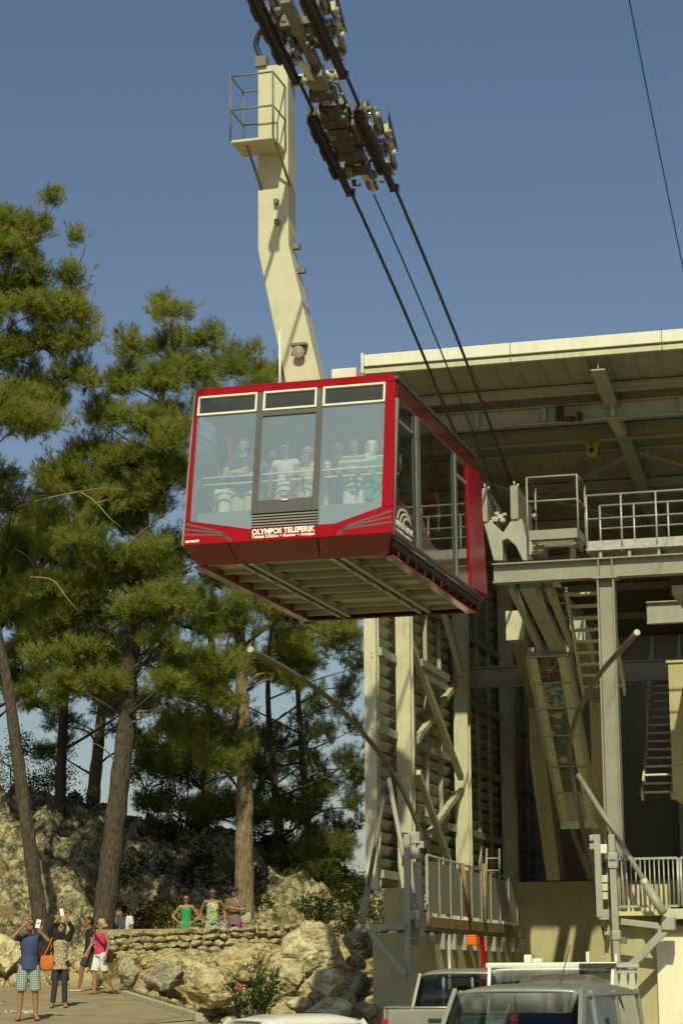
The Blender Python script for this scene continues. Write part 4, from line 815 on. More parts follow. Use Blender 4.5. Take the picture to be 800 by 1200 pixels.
def rock_mat(name, c0, c1, c2, sc=1.0, moss=None):
    m = bpy.data.materials.new(name); m.use_nodes = True; n = m.node_tree.nodes; l = m.node_tree.links; b = n['Principled BSDF']; b.inputs['Roughness'].default_value = 0.92
    g = n.new('ShaderNodeNewGeometry'); P = g.outputs['Position']
    a = n.new('ShaderNodeTexNoise'); a.inputs['Scale'].default_value = 2.2 * sc; a.inputs['Detail'].default_value = 8; a.inputs['Roughness'].default_value = 0.62; l.new(P, a.inputs['Vector'])
    cr = n.new('ShaderNodeValToRGB'); e = cr.color_ramp; e.elements[0].position = 0.39; e.elements[0].color = (*c0, 1); e.elements[1].position = 0.61; e.elements[1].color = (*c2, 1)
    k = e.elements.new(0.5); k.color = (*c1, 1); l.new(a.outputs['Fac'], cr.inputs[0]); out = cr.outputs[0]
    if moss:
        w = n.new('ShaderNodeTexNoise'); w.inputs['Scale'].default_value = 0.55 * sc; w.inputs['Detail'].default_value = 4; l.new(P, w.inputs['Vector'])
        r = n.new('ShaderNodeMapRange'); r.inputs[1].default_value = 0.53; r.inputs[2].default_value = 0.66; l.new(w.outputs['Fac'], r.inputs[0])
        x = n.new('ShaderNodeMix'); x.data_type = 'RGBA'; x.inputs[7].default_value = (*moss, 1); l.new(r.outputs[0], x.inputs[0]); l.new(out, x.inputs[6]); out = x.outputs[2]
    l.new(out, b.inputs['Base Color'])
    v = n.new('ShaderNodeTexVoronoi'); v.feature = 'F1'; v.inputs['Scale'].default_value = 5.5 * sc; l.new(P, v.inputs['Vector'])
    c = n.new('ShaderNodeTexNoise'); c.inputs['Scale'].default_value = 11 * sc; c.inputs['Detail'].default_value = 7; l.new(P, c.inputs['Vector'])
    s = n.new('ShaderNodeMath'); s.operation = 'ADD'; l.new(v.outputs['Distance'], s.inputs[0]); l.new(c.outputs['Fac'], s.inputs[1])
    bp = n.new('ShaderNodeBump'); bp.inputs['Strength'].default_value = 0.75; bp.inputs['Distance'].default_value = 0.15 / sc; l.new(s.outputs[0], bp.inputs['Height']); l.new(bp.outputs[0], b.inputs['Normal'])
    M[name] = m
rock_mat('hill_rock', (0.075, 0.066, 0.036), (0.25, 0.22, 0.12), (0.47, 0.42, 0.25), 2.2, (0.21, 0.15, 0.065))
rock_mat('boulder_pale', (0.33, 0.285, 0.145), (0.55, 0.485, 0.27), (0.70, 0.64, 0.40), 1.6)
rock_mat('boulder_grey_and_shaded', (0.16, 0.15, 0.10), (0.28, 0.26, 0.17), (0.42, 0.39, 0.26), 1.8)  # grey rock; also paints the cabin's shadow onto four tan boulders by the station
rock_mat('bank_rock', (0.27, 0.21, 0.095), (0.43, 0.35, 0.17), (0.58, 0.50, 0.28), 1.8)
rock_mat('wall_stone', (0.22, 0.19, 0.10), (0.38, 0.335, 0.19), (0.52, 0.47, 0.30), 2.5)
# paving: small brick pavers, too fine to pick apart at this distance
m = bpy.data.materials.new('pavers'); m.use_nodes = True; n_ = m.node_tree.nodes; l_ = m.node_tree.links; b_ = n_['Principled BSDF']; b_.inputs['Roughness'].default_value = 0.9
g_ = n_.new('ShaderNodeNewGeometry'); bt = n_.new('ShaderNodeTexBrick'); bt.inputs['Scale'].default_value = 4.0; bt.inputs['Color1'].default_value = (0.47, 0.40, 0.235, 1); bt.inputs['Color2'].default_value = (0.40, 0.335, 0.19, 1); bt.inputs['Mortar'].default_value = (0.2, 0.165, 0.09, 1); bt.inputs['Mortar Size'].default_value = 0.03
l_.new(g_.outputs['Position'], bt.inputs['Vector']); nz_ = n_.new('ShaderNodeTexNoise'); nz_.inputs['Scale'].default_value = 1.3; nz_.inputs['Detail'].default_value = 5; l_.new(g_.outputs['Position'], nz_.inputs['Vector'])
mx_ = n_.new('ShaderNodeMix'); mx_.data_type = 'RGBA'; mx_.blend_type = 'MULTIPLY'; mx_.inputs[0].default_value = 0.5; l_.new(bt.outputs['Color'], mx_.inputs[6])
cr_ = n_.new('ShaderNodeValToRGB'); cr_.color_ramp.elements[0].position = 0.35; cr_.color_ramp.elements[0].color = (0.5, 0.45, 0.35, 1); cr_.color_ramp.elements[1].position = 0.65; l_.new(nz_.outputs['Fac'], cr_.inputs[0]); l_.new(cr_.outputs[0], mx_.inputs[7]); l_.new(mx_.outputs[2], b_.inputs['Base Color'])
bp_ = n_.new('ShaderNodeBump'); bp_.inputs['Strength'].default_value = 0.5; bp_.inputs['Distance'].default_value = 0.01; l_.new(bt.outputs['Fac'], bp_.inputs['Height']); bp_.invert = True; l_.new(bp_.outputs[0], b_.inputs['Normal']); M['pavers'] = m

xs = list(np.concatenate([[-3000, -900, -300, -120, -60, -40], np.arange(-30, 12, 0.4), [14, 18, 24, 34, 60, 120, 300, 900, 3000]]))
ys = list(np.concatenate([[-400, -100, -30, 0, 12], np.arange(20, 72, 0.4), [76, 84, 95, 120, 200, 500, 1500, 5000]]))
def ground_z(X, Y):
    z = base_z(X, Y) + 0.05 * noise.noise((X * 1.3, Y * 1.3, 0.0)) * (1 if 42 < Y < 80 and X < 2 else 0)
    if Y > 57 and X < 8: z -= 0.4
    return z
grid('ground', xs, ys, ground_z, 'dirt')
grid('rocky_hillside', list(np.arange(-26, 8, 0.14)), list(np.concatenate([np.arange(55, 76, 0.13), np.arange(76, 110, 1.5)])), hill_z, 'hill_rock', smooth=False)
ax = np.arange(-1.4, 26, 0.8); ay = np.arange(18, 43.4, 0.8)
grid('parking_lot', list(np.concatenate([ax, [40]])), list(ay), lambda X, Y: max(base_z(X, Y), lot_z(Y)) + 0.006, 'asphalt')
vv = []; ff_ = []; Ys = np.arange(24, 53.2, 0.4); n_x = 24
for j, Y in enumerate(Ys):
    for i in range(n_x + 1): X = edge_x(Y) - 12 * i / n_x; vv.append((X, Y, base_z(X, Y) + 0.012))
ff_ = [(j * (n_x + 1) + i, (j + 1) * (n_x + 1) + i, (j + 1) * (n_x + 1) + i + 1, j * (n_x + 1) + i + 1) for j in range(len(Ys) - 1) for i in range(n_x)]
me = bpy.data.meshes.new('paved_path'); me.from_pydata(vv, [], ff_); path = tag(link_mesh('paved_path', me, 'pavers'), kind='structure')
for k in range(17):
    Y = 40.0 + k * 0.5; a = Vector((edge_x(Y) + 0.08, Y, base_z(edge_x(Y), Y) + 0.04)); b = Vector((edge_x(Y + 0.48) + 0.08, Y + 0.48, base_z(edge_x(Y + 0.48), Y + 0.48) + 0.04))
    MB().beam(a, b, 0.14, 0.16).build('kerb_stone', 'kerb_stone', path, 0.01)

# ------------------------------------------------------------------ rocks
def rock_mesh(name, rad, seed, rough=0.28, sub=4, facets=7):
    bm = bmesh.new(); bmesh.ops.create_icosphere(bm, subdivisions=sub, radius=1.0); rnd = random.Random(seed)
    pl = []
    for _ in range(facets):
        d = Vector((rnd.gauss(0, 1), rnd.gauss(0, 1), rnd.gauss(0, 1))).normalized(); pl.append((d, rnd.uniform(0.5, 0.82)))
    o = Vector((seed * 3.1, seed * 1.7, seed * 0.3))
    for v in bm.verts:
        p = v.co.copy()
        for d, h in pl:
            t = p.dot(d)
            if t > h: p -= d * (t - h) * 0.97
        p *= 1 + rough * (noise.fractal(p * 1.6 + o, 0.8, 2.1, 6) * 0.42 - 0.35 * abs(noise.noise(p * 3.3 + o)) )
        v.co = Vector((p.x * rad[0], p.y * rad[1], p.z * rad[2]))
    me = bpy.data.meshes.new(name); bm.to_mesh(me); bm.free()
    me.polygons.foreach_set('use_smooth', [False] * len(me.polygons)); return me
BOULDERS = [
    (372, 1116, 40, 36, 47.2, 'boulder_pale', 'largest pale boulder on the bank, crossed by a curved shadow'),
    (338, 1150, 25, 25, 45.9, 'boulder_pale', 'whitish angular boulder right behind the oleander bush'),
    (384, 1153, 26, 19, 45.7, 'boulder_pale', 'rounded tan boulder directly under the largest pale boulder'),
    (421, 1104, 24, 30, 49.0, 'boulder_grey_and_shaded', 'tall tan rock face coloured as in shade beside the left station bracket'),
    (420, 1153, 19, 20, 46.6, 'boulder_grey_and_shaded', 'tan boulder coloured as in shade under the tall rock by the station'),
    (416, 1126, 17, 11, 47.4, 'boulder_grey_and_shaded', 'small tan stone coloured as in shade between the tall rock and the boulder under it'),
    (385, 1184, 36, 15, 44.6, 'boulder_pale', 'low wide rock at the foot of the bank right of the oleander'),
    (428, 1186, 18, 18, 45.2, 'boulder_grey_and_shaded', 'tan stone coloured as in shade, low on the bank next to the pickup truck'),
    (290, 1122, 42, 30, 50.2, 'bank_rock', 'broad weathered rock slab below the end of the stone wall'),
    (252, 1160, 40, 28, 47.6, 'bank_rock', 'broken yellowish slab left of the oleander bush'),
    (196, 1146, 34, 19, 48.4, 'boulder_grey_and_shaded', 'long grey boulder with a pale top right of the woman in pink'),
    (150, 1142, 17, 22, 49.0, 'boulder_grey_and_shaded', 'upright grey boulder next to the woman in pink'),
    (233, 1137, 16, 9, 50.0, 'boulder_pale', 'small pale stone at the right end of the boulder row under the wall'),
    (8, 1118, 30, 30, 53.5, 'boulder_pale', 'big flat-faced pale rock behind the man in the blue shirt'),
    (4, 1180, 18, 8, 46.0, 'boulder_grey_and_shaded', 'low grey stone on the path edge left of the man in blue'),
    (20, 1188, 26, 5, 42.5, 'boulder_pale', 'flat pale stone behind the legs of the man in blue'),
    (350, 1178, 20, 10, 45.2, 'boulder_pale', 'small tan stone between the oleander and the low wide rock'),
    (404, 1172, 14, 12, 46.0, 'boulder_pale', 'small tan rock between the rounded boulder and the shade-coloured boulder'),
    (88, 944, 14, 20, 68.0, 'boulder_grey_and_shaded', 'block-shaped grey rock on top of the hillside'),
    (60, 962, 26, 22, 66.0, 'boulder_grey_and_shaded', 'cracked flat rock slab near the top of the hillside'),
]
for i, (u, v, ru, rv, Y, mt, lb) in enumerate(BOULDERS):
    c = at(u, v, Y); k = Y / 2540 * 1.04; rx, rz_ = ru * k, rv * k
    me = rock_mesh('boulder', (rx, max(rx, rz_) * 0.85, rz_), i + 1, facets=15, sub=4)
    o = link_mesh('boulder', me, mt); o.location = c; o.rotation_euler = (0, 0, 0.4 * math.sin(i * 2.3)); tag(o, lb, 'rock', 'boulders on the slope')
# loose rubble: far too many pieces to count
variants = [rock_mesh('rubble', (1, 0.9, 0.75), 40 + i, 0.35, 2, 6) for i in range(4)]
rv_, rf_ = [], []; rnd = random.Random(5)
tmpl = [([v.co.copy() for v in me.vertices], [tuple(p.vertices) for p in me.polygons]) for me in variants]
for _ in range(1000):
    if rnd.random() < 0.75: X, Y = rnd.uniform(-4.8, 1.0), rnd.uniform(43.5, 54.5)
    else: X, Y = rnd.uniform(-13, -5), rnd.uniform(53.0, 56.5)
    if X < edge_x(Y) + 0.5 and Y < 53: continue
    s = rnd.choice((0.05, 0.07, 0.1, 0.14, 0.2, 0.26)) * rnd.uniform(0.7, 1.5); z = base_z(X, Y) + s * 0.2; a = rnd.random() * 6.28; tv, tf = rnd.choice(tmpl)
    ca, sa = math.cos(a), math.sin(a); k = len(rv_)
    rv_ += [(X + s * (p.x * ca - p.y * sa), Y + s * (p.x * sa + p.y * ca), z + s * p.z) for p in tv]; rf_ += [tuple(k + i for i in f) for f in tf]
me = bpy.data.meshes.new('rubble'); me.from_pydata(rv_, [], rf_); tag(link_mesh('rubble', me, 'bank_rock'), 'loose yellowish rubble scattered over the bank', 'rubble', kind='stuff')

# dry stone wall of the upper terrace
wall = empty('stone_wall', (-3.4, 55.2, 2.4), 0, 'low dry stone wall in front of the people on the terrace', 'wall')
wv = [rock_mesh('stone', (1, 0.9, 0.8), 60 + i, 0.2, 2, 6) for i in range(7)]
for me in wv: me.materials.append(M['wall_stone'])
def wall_pt(t): X = -6.3 + 5.6 * t; return X, 55.3 - 0.9 * math.sin(math.pi * t * 0.9) + 0.5 * t
rnd = random.Random(11)
for row in range(5):
    x = 0.0
    while x < 1.0:
        w_ = rnd.uniform(0.10, 0.2); X, Y = wall_pt(min(1, x + w_ / 5.6)); h = 0.155
        o = bpy.data.objects.new('stone', rnd.choice(wv)); COL.objects.link(o); o.parent = wall
        o.location = Vector((X, Y + row * 0.03 + rnd.uniform(-0.03, 0.03), 2.50 + row * h + rnd.uniform(-0.02, 0.02) + 0.22 * x - 0.08)) - Vector(wall.location)
        o.scale = (w_ * 1.28, 0.22, rnd.uniform(0.10, 0.135)); o.rotation_euler = (rnd.uniform(-.1, .1), rnd.uniform(-.25, .25), rnd.uniform(-.3, .3) + (3.14 if rnd.random() < .5 else 0))
        x += w_ * 2 / 5.6
pts = [wall_pt(i / 20) for i in range(21)]
MB().add([(X + 3.4, Y - 55.2 + 0.12, 0.0) for X, Y in pts] + [(X + 3.4, Y - 55.2 + 0.42, 0.0) for X, Y in pts] + [(X + 3.4, Y - 55.2 + 0.15, 0.80) for X, Y in pts] + [(X + 3.4, Y - 55.2 + 0.42, 0.80) for X, Y in pts],
    [(i, i + 1, 43 + i, 42 + i) for i in range(20)] + [(42 + i, 43 + i, 64 + i, 63 + i) for i in range(20)] + [(21 + i, 63 + i, 64 + i, 22 + i) for i in range(20)]).build('wall_core', 'dirt', wall)

# ------------------------------------------------------------------ foliage
def leaf_mat(name, c0, c1, c2, sc=1.1, trans=0.5):
    m = bpy.data.materials.new(name); m.use_nodes = True; n = m.node_tree.nodes; l = m.node_tree.links; n.remove(n['Principled BSDF'])
    g = n.new('ShaderNodeNewGeometry'); a = n.new('ShaderNodeTexNoise'); a.inputs['Scale'].default_value = sc; a.inputs['Detail'].default_value = 5; l.new(g.outputs['Position'], a.inputs['Vector'])
    ad = n.new('ShaderNodeMath'); ad.operation = 'MULTIPLY_ADD'; ad.inputs[1].default_value = 0.28; l.new(g.outputs['Random Per Island'], ad.inputs[0]); l.new(a.outputs['Fac'], ad.inputs[2])
    cr = n.new('ShaderNodeValToRGB'); e = cr.color_ramp; e.elements[0].position = 0.40; e.elements[0].color = (*c0, 1); e.elements[1].position = 0.86; e.elements[1].color = (*c2, 1); k = e.elements.new(0.62); k.color = (*c1, 1)
    if 'needles' in name: k = e.elements.new(0.90); k.color = (0.24, 0.15, 0.045, 1)
    l.new(ad.outputs[0], cr.inputs[0])
    d = n.new('ShaderNodeBsdfDiffuse'); t = n.new('ShaderNodeBsdfTranslucent'); l.new(cr.outputs[0], d.inputs[0]); l.new(cr.outputs[0], t.inputs[0])
    x = n.new('ShaderNodeMixShader'); x.inputs[0].default_value = trans; l.new(d.outputs[0], x.inputs[1]); l.new(t.outputs[0], x.inputs[2]); l.new(x.outputs[0], n['Material Output'].inputs[0]); M[name] = m
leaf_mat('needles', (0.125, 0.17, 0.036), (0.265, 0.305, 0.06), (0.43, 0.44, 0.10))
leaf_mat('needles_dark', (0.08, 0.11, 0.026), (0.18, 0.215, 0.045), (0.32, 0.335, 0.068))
leaf_mat('shrub_leaf', (0.07, 0.09, 0.015), (0.15, 0.16, 0.03), (0.26, 0.22, 0.05), 1.6)
leaf_mat('fresh_leaf', (0.08, 0.14, 0.02), (0.14, 0.22, 0.035), (0.22, 0.30, 0.06), 1.6)
leaf_mat('oleander_leaf', (0.02, 0.05, 0.012), (0.045, 0.085, 0.02), (0.10, 0.14, 0.04), 3.0, 0.15)
leaf_mat('scrub_leaf_shaded', (0.02, 0.028, 0.008), (0.05, 0.06, 0.014), (0.11, 0.11, 0.025), 1.4)  # undergrowth leaves, darkened in colour to stand for shade from the pines
leaf_mat('dry_grass', (0.13, 0.12, 0.035), (0.21, 0.18, 0.06), (0.30, 0.25, 0.09), 1.5)
pbr('bark', (0.078, 0.062, 0.042), 0.95, var=0.35, scale=7, bump=1.0, bscale=3.2, stretch=(5.0, 5.0, 1.1), streak=0.7, scol=(0.03, 0.023, 0.015), dist=0.12)
pbr('bark_pale', (0.24, 0.185, 0.105), 0.95, var=0.3, scale=6, bump=1.0, bscale=3.2, stretch=(5.0, 5.0, 1.1), streak=0.7, scol=(0.06, 0.045, 0.027), dist=0.12)
pbr('cone_brown', (0.09, 0.05, 0.025), 0.9, var=0.3)
def np_mesh(name, V, F3, mat, parent):
    me = bpy.data.meshes.new(name); nv, nf = len(V), len(F3)
    me.vertices.add(nv); me.vertices.foreach_set('co', np.asarray(V, np.float32).ravel())
    me.loops.add(nf * 3); me.polygons.add(nf); me.loops.foreach_set('vertex_index', np.asarray(F3, np.int32).ravel())
    me.polygons.foreach_set('loop_start', np.arange(0, nf * 3, 3, dtype=np.int32)); me.polygons.foreach_set('loop_total', np.full(nf, 3, np.int32))
    me.update(calc_edges=True); return link_mesh(name, me, mat, parent)
def unit(a): return a / np.maximum(1e-6, np.linalg.norm(a, axis=-1, keepdims=True))
def needles(rng, C, D, per, ln, wd, spread):
    n = len(C); c = np.repeat(C, per, 0) + rng.normal(0, 0.018, (n * per, 3)); d = unit(np.repeat(D, per, 0) + rng.normal(0, spread, (n * per, 3)))
    c = c + np.repeat(D, per, 0) * rng.uniform(-0.10, 0.10, (n * per, 1))
    s = unit(np.cross(d, rng.normal(0, 1, (n * per, 3)))) * wd * rng.uniform(0.7, 1.3, (n * per, 1)); L = ln * rng.uniform(0.6, 1.2, (n * per, 1))
    tip = c + d * L; tip[:, 2] -= 0.02
    V = np.stack([c - s, c + s, tip], 1).reshape(-1, 3); return V, np.arange(len(V)).reshape(-1, 3)
def pine(label, trunk, r0, pads, mat='needles', bark='bark', dens=1.0, seed=1, cones=0, ln=0.19, depth=1.0, dead=(), per=26, wd=0.0052):
    rng = np.random.default_rng(seed); T = [at(*q) for q in trunk]; base = T[0].copy()
    root = empty('pine_tree', base, 0, label, 'pine tree', 'pine trees on the slope')
    tr = smooth_curve([q - base for q in T], 6); nT = len(tr)
    tr[0].z -= 0.6
    rr = [r0 * (1.18 if i == 0 else 1.0) * (1 - 0.80 * i / (nT - 1)) * (1 + 0.06 * math.sin(i * 2.1 + seed)) for i in range(nT)]
    mb = MB().tube(tr, rr, 12)
    Y0 = trunk[0][2]; tops = []; C_all = []; D_all = []
    pads = [tuple(q) for q in pads]; extra = []
    for (u, v, ru, rv, *w_) in pads:                      # smaller side sprays round each pad
        for _ in range(2): extra.append((u + rng.normal(0, ru * 0.5), v + rng.normal(0, rv * 0.75), ru * rng.uniform(0.35, 0.6), rv * rng.uniform(0.5, 0.95), *w_))
    main_c = []
    for pi_, (u, v, ru, rv, *w_) in enumerate(pads + extra):
        k = Y0 / 2540; Yp = Y0 + rng.uniform(-1.25, 0.9) * min(3.2, ru * k * 2.6) * depth
        c = np.array(at(u, v, Yp) - base); rad = np.array([ru * k * 1.0, max(ru, rv) * k, rv * k * 1.12])
        # limb from the trunk to the pad
        want = c[2] - 0.5 * abs(c[0] - 0) * 0.4 - 0.5
        ti = min(range(nT), key=lambda i: abs(tr[i].z - want)); p0 = tr[ti]; c_ = Vector(c)
        if pi_ < len(pads): main_c.append(c_)
        else: p0 = main_c[(pi_ - len(pads)) // 2]; ti = nT - 2
        mid = p0.lerp(c_, rng.uniform(0.35, 0.65)) + Vector((rng.normal(0, 0.22), rng.normal(0, 0.22), rng.normal(0.02, 0.2)))
        if (c_ - p0).length > 0.3: lr = min(rr[ti] * 0.4, 0.055); mb.tube(smooth_curve([p0, mid, c_], 4), [lr * (1 - 0.75 * i / 8) for i in range(9)], 5, False)
        n_t = int((w_[0] if w_ else 1.0) * dens * 0.33 * ru * rv) + 12
        n_s = max(5, n_t // 8)
        S = unit(rng.normal(0, 1, (n_s, 3))) * rng.uniform(0.35, 1.0, (n_s, 1)) ** 0.6; S[:, 2] = np.where(S[:, 2] < -0.35, -S[:, 2] * 0.5, S[:, 2]); S = c + S * rad
        for s in S[: max(5, n_s)]:
            e = Vector(s); mb.tube([c_, c_.lerp(e, 0.5) + Vector((0, 0, 0.04)), e], [0.022, 0.014, 0.006], 3, False)
        ii = rng.integers(0, n_s, n_t); P = S[ii] + rng.normal(0, 1, (n_t, 3)) * np.array([0.12, 0.12, 0.10])
        D = unit((P - c) / np.maximum(rad, 0.2) * 0.6 + np.array([0, 0, 0.75]) + rng.normal(0, 0.35, (n_t, 3)))
        C_all.append(P); D_all.append(D)
    for pl in dead: MB().tube(smooth_curve([at(*q) - base for q in pl], 5), [0.028 * (1 - 0.8 * i / (len(pl) * 5 - 5)) for i in range((len(pl) - 1) * 5 + 1)], 6, False).build('dead_branch', 'deadwood', root)
    mb.build('trunk', bark, root)
    C = np.concatenate(C_all); D = np.concatenate(D_all)
    V, F = needles(rng, C, D, per, ln, wd, 0.66); np_mesh('crown', V, F, mat, root)
    if cones:
        ix = rng.integers(0, len(C), cones); cm = MB()
        for i in ix: cm.lathe(C[i], D[i], [(-0.08, 0.016), (-0.03, 0.055), (0.04, 0.05), (0.10, 0.010)], 6)
        tag(cm.build('cones', 'cone_brown', root), kind='stuff')
    return len(F)
pine('tall pine at the left edge with a dark leaning trunk and high dense crown', [(50, 1094, 54), (42, 1040, 54), (31, 960, 54), (20, 880, 54), (9, 800, 54), (-2, 745, 54), (-18, 660, 54), (-26, 560, 54), (-20, 450, 54), (0, 350, 54), (25, 265, 54)], 0.20,
     [(36, 270, 24, 20), (8, 276, 26, 24), (14, 300, 32, 24), (42, 322, 18, 18), (86, 325, 15, 20), (74, 362, 28, 22), (20, 355, 42, 28), (96, 402, 24, 22), (50, 408, 45, 28), (0, 420, 45, 35), (86, 440, 30, 22), (40, 462, 52, 26), (-20, 480, 50, 35), (22, 498, 58, 16), (-42, 380, 45, 60), (-30, 300, 35, 40), (-60, 470, 40, 40)], 'needles', seed=3, cones=170, dens=1.15)
pine('pine behind the left edge tree with low drooping green branches', [(-30, 1060, 63), (-25, 950, 63), (-15, 850, 63), (-5, 760, 63), (5, 680, 63), (10, 600, 63)], 0.24,
     [(14, 598, 34, 24), (62, 632, 26, 20), (18, 652, 40, 24), (34, 692, 40, 22), (8, 724, 36, 24), (44, 752, 26, 16), (12, 772, 34, 16), (60, 800, 34, 22, 0.6), (20, 815, 30, 20, 0.6), (60, 580, 22, 18), (0, 560, 30, 20), (70, 690, 22, 16), (-5, 690, 30, 30)], 'needles', seed=5, dens=1.0,
     dead=[[(10, 640, 63), (30, 650, 61), (44, 668, 60)]])
pine('big forked pine left of the cabin, its trunk rising behind the woman in pink', [(120, 1092, 56), (131, 1000, 56), (142, 905, 56), (150, 830, 56), (152, 780, 56), (157, 735, 56), (160, 690, 56), (168, 620, 56), (178, 540, 56), (190, 460, 56), (202, 375, 56)], 0.30,
     [(206, 370, 19, 17), (200, 408, 28, 24), (150, 408, 17, 22), (145, 452, 22, 24), (236, 402, 17, 22), (180, 450, 34, 24), (222, 442, 28, 20), (118, 492, 24, 22), (165, 495, 40, 24), (108, 532, 30, 24), (150, 545, 44, 24), (202, 520, 28, 40), (80, 560, 28, 20), (120, 590, 44, 24), (172, 600, 38, 28), (58, 604, 30, 18), (92, 642, 44, 24), (140, 660, 42, 24), (196, 650, 34, 30), (66, 690, 40, 20), (110, 716, 46, 20), (165, 706, 30, 18), (204, 708, 34, 22), (58, 738, 30, 18), (92, 766, 38, 18), (186, 756, 28, 20), (118, 800, 30, 14), (70, 806, 24, 18), (196, 800, 24, 14)], 'needles', seed=8, cones=60, dens=1.15,
     dead=[[(20, 594, 54), (60, 583, 53.4), (95, 576, 53), (122, 572, 52.8), (150, 574, 52.6)], [(95, 577, 53), (112, 588, 52.9), (128, 606, 52.8), (142, 618, 52.7)], [(112, 590, 52.9), (132, 584, 52.7)], [(36, 676, 54), (62, 680, 53.6), (78, 700, 53.4), (92, 716, 53.2)], [(150, 640, 54), (168, 622, 53.5), (180, 615, 53.2)], [(150, 790, 56), (180, 760, 55.6), (195, 752, 55.4)], [(148, 850, 56), (165, 842, 55.7), (178, 838, 55.5), (186, 842, 55.4)], [(144, 905, 56), (125, 880, 55.6), (105, 868, 55.4)], [(152, 835, 56), (180, 832, 55.7), (205, 828, 55.5)]])
pine('straight pine with a pale sunlit trunk standing behind the people on the terrace', [(288, 1090, 60), (286, 1000, 60), (287, 920, 60), (285, 850, 60), (283, 800, 60), (281, 740, 60), (283, 680, 60), (292, 600, 60), (302, 520, 60), (300, 440, 60)], 0.275,
     [(284, 424, 18, 18), (318, 436, 22, 18), (300, 458, 28, 18), (262, 440, 22, 22), (250, 478, 25, 24), (300, 520, 60, 30), (370, 560, 50, 40), (280, 600, 60, 40), (380, 640, 50, 40), (300, 670, 60, 30), (236, 716, 40, 22), (272, 736, 34, 18), (302, 716, 34, 20), (336, 712, 40, 16), (345, 752, 30, 18), (328, 792, 42, 20, 1.3), (368, 778, 16, 12), (250, 778, 40, 22), (220, 820, 34, 22), (262, 826, 26, 16), (238, 866, 30, 22), (204, 850, 24, 24), (256, 896, 28, 22), (390, 740, 20, 16)], 'needles', 'bark_pale', seed=12, dens=0.95,
     dead=[[(287, 905, 60), (262, 912, 59.6), (240, 925, 59.4), (222, 940, 59.2)], [(286, 862, 60), (298, 850, 59.8), (312, 846, 59.6)], [(283, 800, 60), (300, 745, 59.7), (325, 725, 59.5), (350, 715, 59.3)]])
pine('thin dark pine with sparse hanging twigs left of the station wall', [(327, 1092, 66), (322, 1010, 66), (327, 965, 66), (321, 920, 66), (316, 860, 66), (314, 800, 66), (318, 740, 66), (332, 690, 66)], 0.17,
     [(352, 898, 28, 26, 0.6), (380, 932, 24, 22, 0.6), (345, 952, 34, 22, 0.7), (402, 898, 18, 22, 0.5), (370, 860, 18, 16, 0.5), (412, 946, 13, 22, 0.6), (392, 752, 24, 20, 0.7), (411, 722, 16, 18, 0.7), (421, 782, 10, 18, 0.6), (406, 806, 13, 14, 0.6), (352, 1004, 40, 20), (388, 992, 24, 18), (340, 728, 28, 22), (372, 718, 28, 18), (415, 855, 12, 18, 0.5), (340, 1030, 26, 16), (372, 1030, 26, 20), (395, 1046, 18, 16)], 'needles_dark', seed=17, dens=0.8,
     dead=[[(318, 850, 66), (340, 835, 65.6), (358, 870, 65.3), (372, 905, 65), (392, 915, 64.8), (405, 925, 64.6)], [(326, 960, 66), (345, 940, 65.7), (370, 944, 65.4), (405, 948, 65.2)], [(316, 800, 66), (350, 775, 65.6), (385, 762, 65.2), (420, 760, 65)]])
pine('pale-trunked pine growing on top of the rocky hillside', [(107, 990, 72), (110, 930, 72), (116, 870, 72), (120, 820, 72), (124, 760, 72), (126, 690, 72)], 0.27,
     [(75, 850, 28, 18), (108, 806, 26, 16), (142, 858, 24, 18), (60, 878, 22, 16), (95, 786, 34, 18), (166, 868, 24, 16), (172, 828, 24, 18), (42, 828, 24, 16), (120, 740, 40, 25), (80, 720, 40, 25)], 'needles_dark', 'bark_pale', seed=21, dens=0.8)
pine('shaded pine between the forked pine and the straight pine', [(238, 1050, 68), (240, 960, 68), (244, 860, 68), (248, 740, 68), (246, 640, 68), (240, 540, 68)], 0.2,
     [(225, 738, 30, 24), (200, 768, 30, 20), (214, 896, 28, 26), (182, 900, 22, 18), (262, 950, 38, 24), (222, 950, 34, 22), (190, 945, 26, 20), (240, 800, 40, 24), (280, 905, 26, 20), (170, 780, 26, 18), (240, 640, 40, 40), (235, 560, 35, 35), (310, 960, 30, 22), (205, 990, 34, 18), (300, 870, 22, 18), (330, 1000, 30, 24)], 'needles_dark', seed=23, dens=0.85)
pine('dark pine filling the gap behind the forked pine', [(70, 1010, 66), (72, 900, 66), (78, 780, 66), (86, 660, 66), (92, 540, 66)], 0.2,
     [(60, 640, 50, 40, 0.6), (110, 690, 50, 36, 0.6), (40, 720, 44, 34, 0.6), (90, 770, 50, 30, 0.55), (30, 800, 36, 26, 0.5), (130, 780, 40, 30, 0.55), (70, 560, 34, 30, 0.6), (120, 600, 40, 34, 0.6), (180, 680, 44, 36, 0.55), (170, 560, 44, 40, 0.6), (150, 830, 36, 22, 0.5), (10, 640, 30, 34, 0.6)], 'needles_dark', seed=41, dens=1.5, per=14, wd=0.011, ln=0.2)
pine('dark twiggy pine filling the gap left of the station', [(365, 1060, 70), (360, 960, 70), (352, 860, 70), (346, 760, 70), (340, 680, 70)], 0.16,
     [(270, 860, 44, 40, 0.45), (330, 880, 44, 36, 0.4), (300, 780, 50, 30, 0.5), (370, 740, 40, 30, 0.5), (410, 760, 22, 40, 0.45), (380, 830, 34, 26, 0.35), (260, 960, 50, 30, 0.5), (340, 960, 44, 30, 0.5), (415, 900, 18, 40, 0.35), (200, 880, 44, 36, 0.45), (230, 800, 44, 30, 0.5), (395, 980, 30, 30, 0.5)], 'needles_dark', seed=43, dens=1.5, per=14, wd=0.010, ln=0.2)
